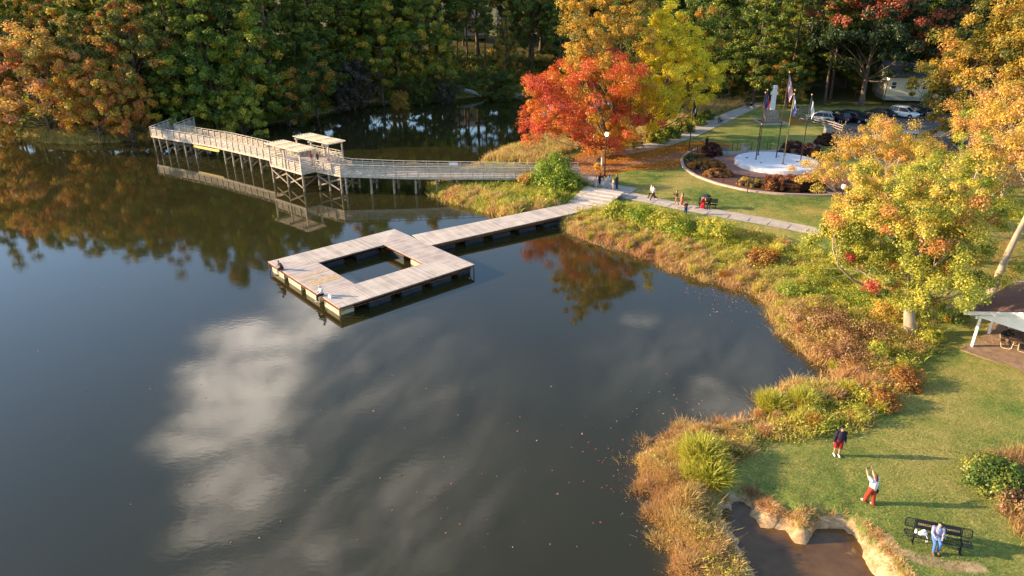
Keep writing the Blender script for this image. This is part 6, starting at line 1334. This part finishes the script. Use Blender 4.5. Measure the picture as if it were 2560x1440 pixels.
# ------------------------------------------------------------------ cars
glass_c = mat('car_glass', (.02, .025, .03), .15, .1, 2, spec=.3); tyre = mat('tyre', (.018, .018, .018), .85); rimm = mat('rim_metal', (.5, .5, .52), .3, .05, metal=.7); hl = mat('headlight_glass', (.7, .7, .72), .15, .05); tl = mat('tail_light', (.45, .02, .02), .3); plate_m = mat('licence_plate', (.7, .7, .7), .5)
def paint(n, c): return mat('paint_' + n, c, .38 if max(c) < .1 else .3, .03, 1, spec=.3 if max(c) < .1 else .5, coat=0 if max(c) < .1 else .5)
def car(label, x, y, rz, p, kind='suv'):
    z = h1(x, y) + .03; r0 = empty('parked_car', (x, y, z), rz, label, 'car', 'parked cars')
    L, W_, bel, rf = {'suv': (4.75, 1.92, 1.08, 1.76), 'sedan': (4.7, 1.82, .95, 1.42), 'crossover': (4.4, 1.84, 1.0, 1.60), 'pickup': (5.6, 2.0, 1.15, 1.85)}[kind]
    # side profile of the lower body as stations along x: (x, bottom, top, half width)
    hood_x = L * .5 - 1.05; st_ = [(-L / 2, .45, bel * .80, W_ * .42), (-L / 2 + .12, .30, bel * .97, W_ * .475), (-L / 2 + .6, .24, bel, W_ * .5), (-.3, .22, bel, W_ * .5), (hood_x - .25, .22, bel, W_ * .5), (hood_x, .24, bel * .98, W_ * .497), (L / 2 - .45, .26, bel * .88, W_ * .485), (L / 2 - .1, .30, bel * .78, W_ * .46), (L / 2, .42, bel * .62, W_ * .40)]
    mb = MB(); m_ = 12
    for (sx_, b0_, t0_, w_) in st_:
        prof = [(-w_ * .9, b0_), (-w_, b0_ + .15), (-w_ * 1.0, t0_ - .22), (-w_ * .95, t0_ - .05), (-w_ * .80, t0_), (-w_ * .3, t0_ + .02), (w_ * .3, t0_ + .02), (w_ * .80, t0_), (w_ * .95, t0_ - .05), (w_ * 1.0, t0_ - .22), (w_, b0_ + .15), (w_ * .9, b0_)]
        mb.v += [(sx_, a, b) for a, b in prof]
    for i in range(len(st_) - 1):
        for j in range(m_): mb.f.append((i * m_ + j, i * m_ + (j + 1) % m_, (i + 1) * m_ + (j + 1) % m_, (i + 1) * m_ + j)); mb.mi.append(0)
    mb.f += [tuple(range(m_)), tuple(range((len(st_) - 1) * m_, len(st_) * m_))[::-1]]; mb.mi += [0, 0]
    mb.build('body', p, r0, smooth=True)
    # cabin: glass house with a painted roof and pillars
    if kind == 'sedan': xs = [-L / 2 + .55, -L / 2 + 1.25, .35, hood_x + .05]
    elif kind == 'pickup': xs = [-.6, -.45, .85, hood_x + .05]
    else: xs = [-L / 2 + .12, -L / 2 + .55, .45, hood_x + .08]
    wb_, wt = W_ * .46, W_ * .38
    mb = MB().add([(xs[0], -wb_, bel - .04), (xs[3], -wb_, bel - .04), (xs[3], wb_, bel - .04), (xs[0], wb_, bel - .04), (xs[1], -wt, rf - .05), (xs[2], -wt, rf - .05), (xs[2], wt, rf - .05), (xs[1], wt, rf - .05)], [(4, 5, 6, 7), (0, 1, 5, 4), (1, 2, 6, 5), (2, 3, 7, 6), (3, 0, 4, 7)])
    mb.build('windows', glass_c, r0, bevel=.03)
    rfm = MB().box(((xs[1] + xs[2]) / 2, 0, rf - .02), (xs[2] - xs[1] + .12, wt * 2 + .04, .07))
    for s_ in (-1, 1):
        rfm.bar((xs[2], s_ * wt, rf - .05), (xs[3], s_ * wb_, bel), .07, .05); rfm.bar((xs[1], s_ * wt, rf - .05), (xs[0] + .02, s_ * wb_, bel), .10, .06)
        xm = (xs[1] + xs[2]) / 2 + .1; rfm.bar((xm, s_ * (wt + .01), rf - .05), (xm, s_ * (wb_ + .01), bel), .08, .04, up=(1, 0, 0))
        if kind in ('suv', 'crossover'): xq = xs[1] + .35; rfm.bar((xq, s_ * (wt + .01), rf - .05), (xq - .1, s_ * (wb_ + .01), bel), .10, .04, up=(1, 0, 0)); rfm.bar((xs[1] + .1, s_ * (wt - .08), rf + .06), (xs[2] - .2, s_ * (wt - .08), rf + .06), .04, .04)
    rfm.build('roof', p, r0, bevel=.02)
    for sx_ in (-L / 2 + .85, L / 2 - .88):
        for s_ in (-1, 1):
            ty = MB().tube([(0, -.11, 0), (0, .11, 0)], [.345, .345], 20).build('wheel', tyre, r0, bevel=.02); ty.location = (sx_, s_ * (W_ / 2 - .08), .345)
            MB().tube([(0, s_ * .10, 0), (0, s_ * .118, 0)], [.21, .19], 14).build('rim', rimm, ty)
            MB().tube([(0, -.02 * s_, 0), (0, .02 * s_, 0)], [.40, .40], 20).build('wheel_arch', dark_steel, r0).location = (sx_, s_ * (W_ / 2 - .012), .37)
    for s_ in (-1, 1):
        MB().box((0, 0, 0), (.22, .36, .15)).build('headlight', hl, r0, bevel=.04).location = (L / 2 - .12, s_ * W_ * .34, bel * .68)
        MB().box((0, 0, 0), (.16, .22, .26 if kind != 'sedan' else .14)).build('tail_light', tl, r0, bevel=.03).location = (-L / 2 + .06, s_ * W_ * .38, bel * .84)
        MB().box((0, 0, 0), (.12, .20, .14)).build('mirror', p, r0, bevel=.03).location = (hood_x - .15, s_ * (W_ / 2 + .06), bel + .06)
    MB().box((L / 2 + .0, 0, bel * .52), (.05, W_ * .5, .2)).build('grille', dark_steel, r0); MB().box((-L / 2 - .01, 0, bel * .62), (.03, .34, .16)).build('plate', plate_m, r0)
    return r0
pk_, ps, pw = paint('black', (.010, .010, .012)), paint('silver', (.50, .50, .49)), paint('white', (.78, .78, .78))
def carp(px, py): return P(px, py, 2.05)
CA = R(-62)
x, y = carp(2048, 303); car('silver crossover behind the rail fence, first of the parked row', x + .4, y + .8, R(150), ps, 'crossover')
x, y = carp(2088, 302); car('black suv seen from behind next to the silver crossover', x + .3, y + .6, R(118), pk_, 'suv')
x, y = carp(2140, 304); car('large black pickup facing the lot with shining headlights', x, y + 1.0, R(-52), pk_, 'suv')
x, y = carp(2186, 301); car('black sedan between the large black vehicle and the low dark one', x, y + .9, R(-58), pk_, 'sedan')
x, y = carp(2222, 296); car('low dark car left of the white suv', x, y + 2.0, R(-60), pk_, 'sedan')
x, y = carp(2262, 293); car('white suv in front of the cream house', x, y + .6, R(-52), pw, 'suv')
x, y = carp(2300, 288); car('dark car right of the white suv', x, y + 1.2, R(-60), pk_, 'sedan')
x, y = carp(2332, 286); car('dark car at the lamp post, half hidden by the amber tree', x, y + 1.2, R(-60), pk_, 'crossover')
x, y = carp(2206, 345); car('white sedan seen through the amber tree', x, y, R(-25), pw, 'sedan')
x, y = carp(2262, 350); car('white car mostly hidden by amber leaves', x + 1.5, y, R(-30), pw, 'crossover')

# ------------------------------------------------------------------ houses
siding = mat('cream_siding', (.66, .60, .46), .75, .06, 1.5); siding_w = mat('white_siding', (.74, .75, .76), .7, .05, 1.5); found = mat('block_foundation', (.34, .34, .30), .85, .1, 2); roof_g = mat('grey_shingles', (.12, .12, .13), .9, .25, 4); glass_h = mat('window_glass', (.05, .07, .10), .1, .1)
def house(label, x, y, rz, W_, D_, hh, m, wins=3, z=None, fnd=.8, rise=2.4):
    z = h1(x, y) if z is None else z; r0 = empty('house', (x, y, z - .2), rz, label, 'house')
    MB().box((0, 0, fnd / 2), (W_ + .06, D_ + .06, fnd)).build('foundation', found, r0)
    wl = MB().box((0, 0, fnd + hh / 2), (W_, D_, hh)).add([(-W_ / 2, -D_ / 2, fnd + hh), (-W_ / 2, D_ / 2, fnd + hh), (-W_ / 2, 0, fnd + hh + rise), (W_ / 2, -D_ / 2, fnd + hh), (W_ / 2, D_ / 2, fnd + hh), (W_ / 2, 0, fnd + hh + rise)], [(0, 1, 2), (3, 5, 4), (0, 2, 5, 3), (1, 4, 5, 2)])
    for k in range(int(hh / .2)):
        for s_ in (-1, 1): wl.bar((-W_ / 2, s_ * (D_ / 2 + .01), fnd + .1 + k * .2), (W_ / 2, s_ * (D_ / 2 + .01), fnd + .1 + k * .2), .03, .02); wl.bar((s_ * (W_ / 2 + .01), -D_ / 2, fnd + .1 + k * .2), (s_ * (W_ / 2 + .01), D_ / 2, fnd + .1 + k * .2), .03, .02)
    wl.build('wall', m, r0)
    rfm = MB()
    for s_ in (-1, 1): rfm.add([(-W_ / 2 - .4, 0, fnd + hh + rise + .05), (W_ / 2 + .4, 0, fnd + hh + rise + .05), (W_ / 2 + .4, s_ * (D_ / 2 + .5), fnd + hh - .2), (-W_ / 2 - .4, s_ * (D_ / 2 + .5), fnd + hh - .2), (-W_ / 2 - .4, 0, fnd + hh + rise + .2), (W_ / 2 + .4, 0, fnd + hh + rise + .2), (W_ / 2 + .4, s_ * (D_ / 2 + .5), fnd + hh - .05), (-W_ / 2 - .4, s_ * (D_ / 2 + .5), fnd + hh - .05)], [(0, 1, 2, 3), (4, 7, 6, 5), (0, 4, 5, 1), (2, 6, 7, 3), (1, 5, 6, 2), (0, 3, 7, 4)])
    rf_ = rfm.build('roof', roof_g, r0)
    MB().box((W_ * .25, D_ * .2, fnd + hh + rise * .9), (.6, .6, 1.3)).build('chimney', brick, rf_)
    for k in range(wins):
        x_ = -W_ / 2 + W_ * (k + .5) / wins
        wf = MB().box((0, 0, 0), (1.0, .06, 1.4)).build('window', white_p, r0); wf.location = (x_, -D_ / 2 - .03, fnd + hh * .55)
        MB().box((0, -.035, .32), (.8, .02, .55)).box((0, -.035, -.32), (.8, .02, .55)).build('pane', glass_h, wf)
    dr = MB().box((0, 0, 0), (.06, .95, 2.0)).build('door', white_p, r0); dr.location = (-W_ / 2 - .04, 0, fnd + 1.0); MB().box((-.05, .35, 0), (.05, .08, .08)).build('handle', dark_steel, dr)
    return r0
house('cream clapboard house behind the parked cars', 78.5, 139.5, R(-12), 11, 9, 3.6, siding, 4)
house('white clapboard building at the right behind the cream house', 90.5, 137.5, R(-12), 10, 9, 3.2, siding_w, 3)
house('pale house glimpsed through the thin wood at the top of the frame', -14, 205, R(8), 13, 9, 3.4, siding_w, 4)
house('grey white house showing through gaps left of the tall golden tree', 2, 214, R(-5), 12, 9, 4.6, mat('grey_siding', (.45, .48, .52), .75), 4)

# ------------------------------------------------------------------ picnic shelter and table
P0 = Vector(P(2430, 862, 1.2)); P1 = Vector(P(2466, 838, 1.2)); P2_ = Vector(P(2509, 808, 1.2))
fz = h1(P0.x, P0.y); sv = (P2_ - P0).normalized(); sang = math.atan2(sv.y, sv.x)
# local frame: y runs along the post row away from the camera, x out of the frame to the right
sh_ = empty('picnic_shelter', (P0.x, P0.y, fz), sang - math.pi / 2, 'open picnic shelter with white posts, white gable boards and a brown shingle roof', 'shelter')
SL, SW, SHh = 7.2, 9.0, 2.45
for k in range(3):
    for x_ in (0, SW): MB().box((0, 0, SHh / 2), (.16, .16, SHh)).build('post', white_p, sh_).location = (x_, k * 2.65 + .05, 0)
MB().box((SW / 2, -.05, .02), (SW + .6, .01, .02)).box((SW / 2, SL / 2 - .9, -.02), (SW + .5, SL + .3, .12)).build('floor_slab', mat('dirt_floor', (.34, .22, .14)), sh_)
sh_rise = 1.75; ov = .75; roofm = mat('brown_shingles', (.20, .10, .065), .9, .25, 5, .4, 30)
rfm = MB(); y0, y1 = -.75, SL + .1
for s_ in (0, 1):
    xe = -ov if s_ == 0 else SW + ov; ze = SHh + .05 - .12; zr = SHh + .12 + sh_rise
    rfm.add([(xe, y0, ze), (SW / 2, y0, zr), (SW / 2, y1, zr), (xe, y1, ze), (xe, y0, ze + .1), (SW / 2, y0, zr + .1), (SW / 2, y1, zr + .1), (xe, y1, ze + .1)], [(0, 1, 2, 3), (4, 7, 6, 5), (0, 4, 5, 1), (2, 6, 7, 3), (0, 3, 7, 4), (1, 5, 6, 2)])
rfm.build('roof', roofm, sh_)
gb = MB(); ye = y0 - .03
for y_ in (ye, y1 + .03):
    for s_ in (0, 1): xe = -ov if s_ == 0 else SW + ov; gb.bar((xe, y_, SHh - .02), (SW / 2, y_, SHh + sh_rise + .13), .06, .24)
    gb.add([(-.1, y_ + .04, SHh), (SW + .1, y_ + .04, SHh), (SW / 2, y_ + .04, SHh + sh_rise + .05), (-.1, y_ + .07, SHh), (SW + .1, y_ + .07, SHh), (SW / 2, y_ + .07, SHh + sh_rise + .05)], [(0, 1, 2), (3, 5, 4), (0, 3, 4, 1), (1, 4, 5, 2), (2, 5, 3, 0)])
gb.build('gable', white_p, sh_)
fb2 = MB()
for x_ in (0, SW): fb2.bar((x_, y0, SHh - .05), (x_, y1, SHh - .05), .12, .22)
for k in range(3): fb2.bar((0, k * 2.65 + .05, SHh - .06), (SW, k * 2.65 + .05, SHh - .06), .10, .2)
fb2.build('beam', white_p, sh_)
def table(px, py, rz, label):
    g = G(px, py, 1.2); r0 = empty('picnic_table', g, rz, label, 'picnic table'); tw = mat('table_wood', (.20, .12, .08), .8, .2, 3); cf = mat('cream_tube', (.62, .50, .30), .5)
    t = MB(); [t.box((0, -.34 + k * .17, .74), (1.85, .15, .04)) for k in range(5)]; t.build('table_top', tw, r0)
    for s_ in (-1, 1): MB().box((0, s_ * .70, .44), (1.85, .26, .04)).build('seat', tw, r0)
    for x_ in (-.7, .7):
        MB().tube([(x_, -.82, .42), (x_, -.74, .12), (x_, -.6, .04), (x_, -.28, .04), (x_, -.18, .12), (x_, -.13, .72)], [.03] * 6, 6).tube([(x_, .82, .42), (x_, .74, .12), (x_, .6, .04), (x_, .28, .04), (x_, .18, .12), (x_, .13, .72)], [.03] * 6, 6).bar((x_, -.84, .41), (x_, -.55, .41), .04, .03).bar((x_, .55, .41), (x_, .84, .41), .04, .03).bar((x_, -.2, .4), (x_, .2, .4), .04, .03).build('leg', cf, r0)
    return r0, g
tb, tg = table(2534, 866, R(58), 'picnic table with cream tube legs and dark boards under the shelter')
q = tg + Vector((.75 * math.cos(R(148)) * -1, .75 * math.sin(R(148)) + .9, 0)); Rt_ = Matrix.Rotation(R(58), 3, 'Z')
person('person in black sitting at the picnic table under the shelter', tg + Rt_ @ Vector((.2, .70, 0)), R(58 + 180), 1.72, cb_, cb_, b_sh, hair_d, skin_t, (84, 84, 80, 76), ((45, .12, 60), (45, .12, 60)), seat_z=.46, lean=.25)
# joints between the path slabs: thin dark strips across the lakeside path
mb = MB(); pts_ = walk
for a, b in zip(pts_[:-1], pts_[1:]):
    L = (b - a).length; d = (b - a) / L; n = Vector((-d.y, d.x)); k = int(L / 1.6)
    for i in range(k):
        p = a + d * (i + .5) * L / k; z = h1(p.x, p.y) + .052; p0_ = p - n * 1.0; p1_ = p + n * 1.0; mb.bar((p0_.x, p0_.y, z), (p1_.x, p1_.y, z), .045, .012)
tag(mb.build('path_joints', mat('joint_dirt', (.16, .12, .09), .95)), kind='structure')
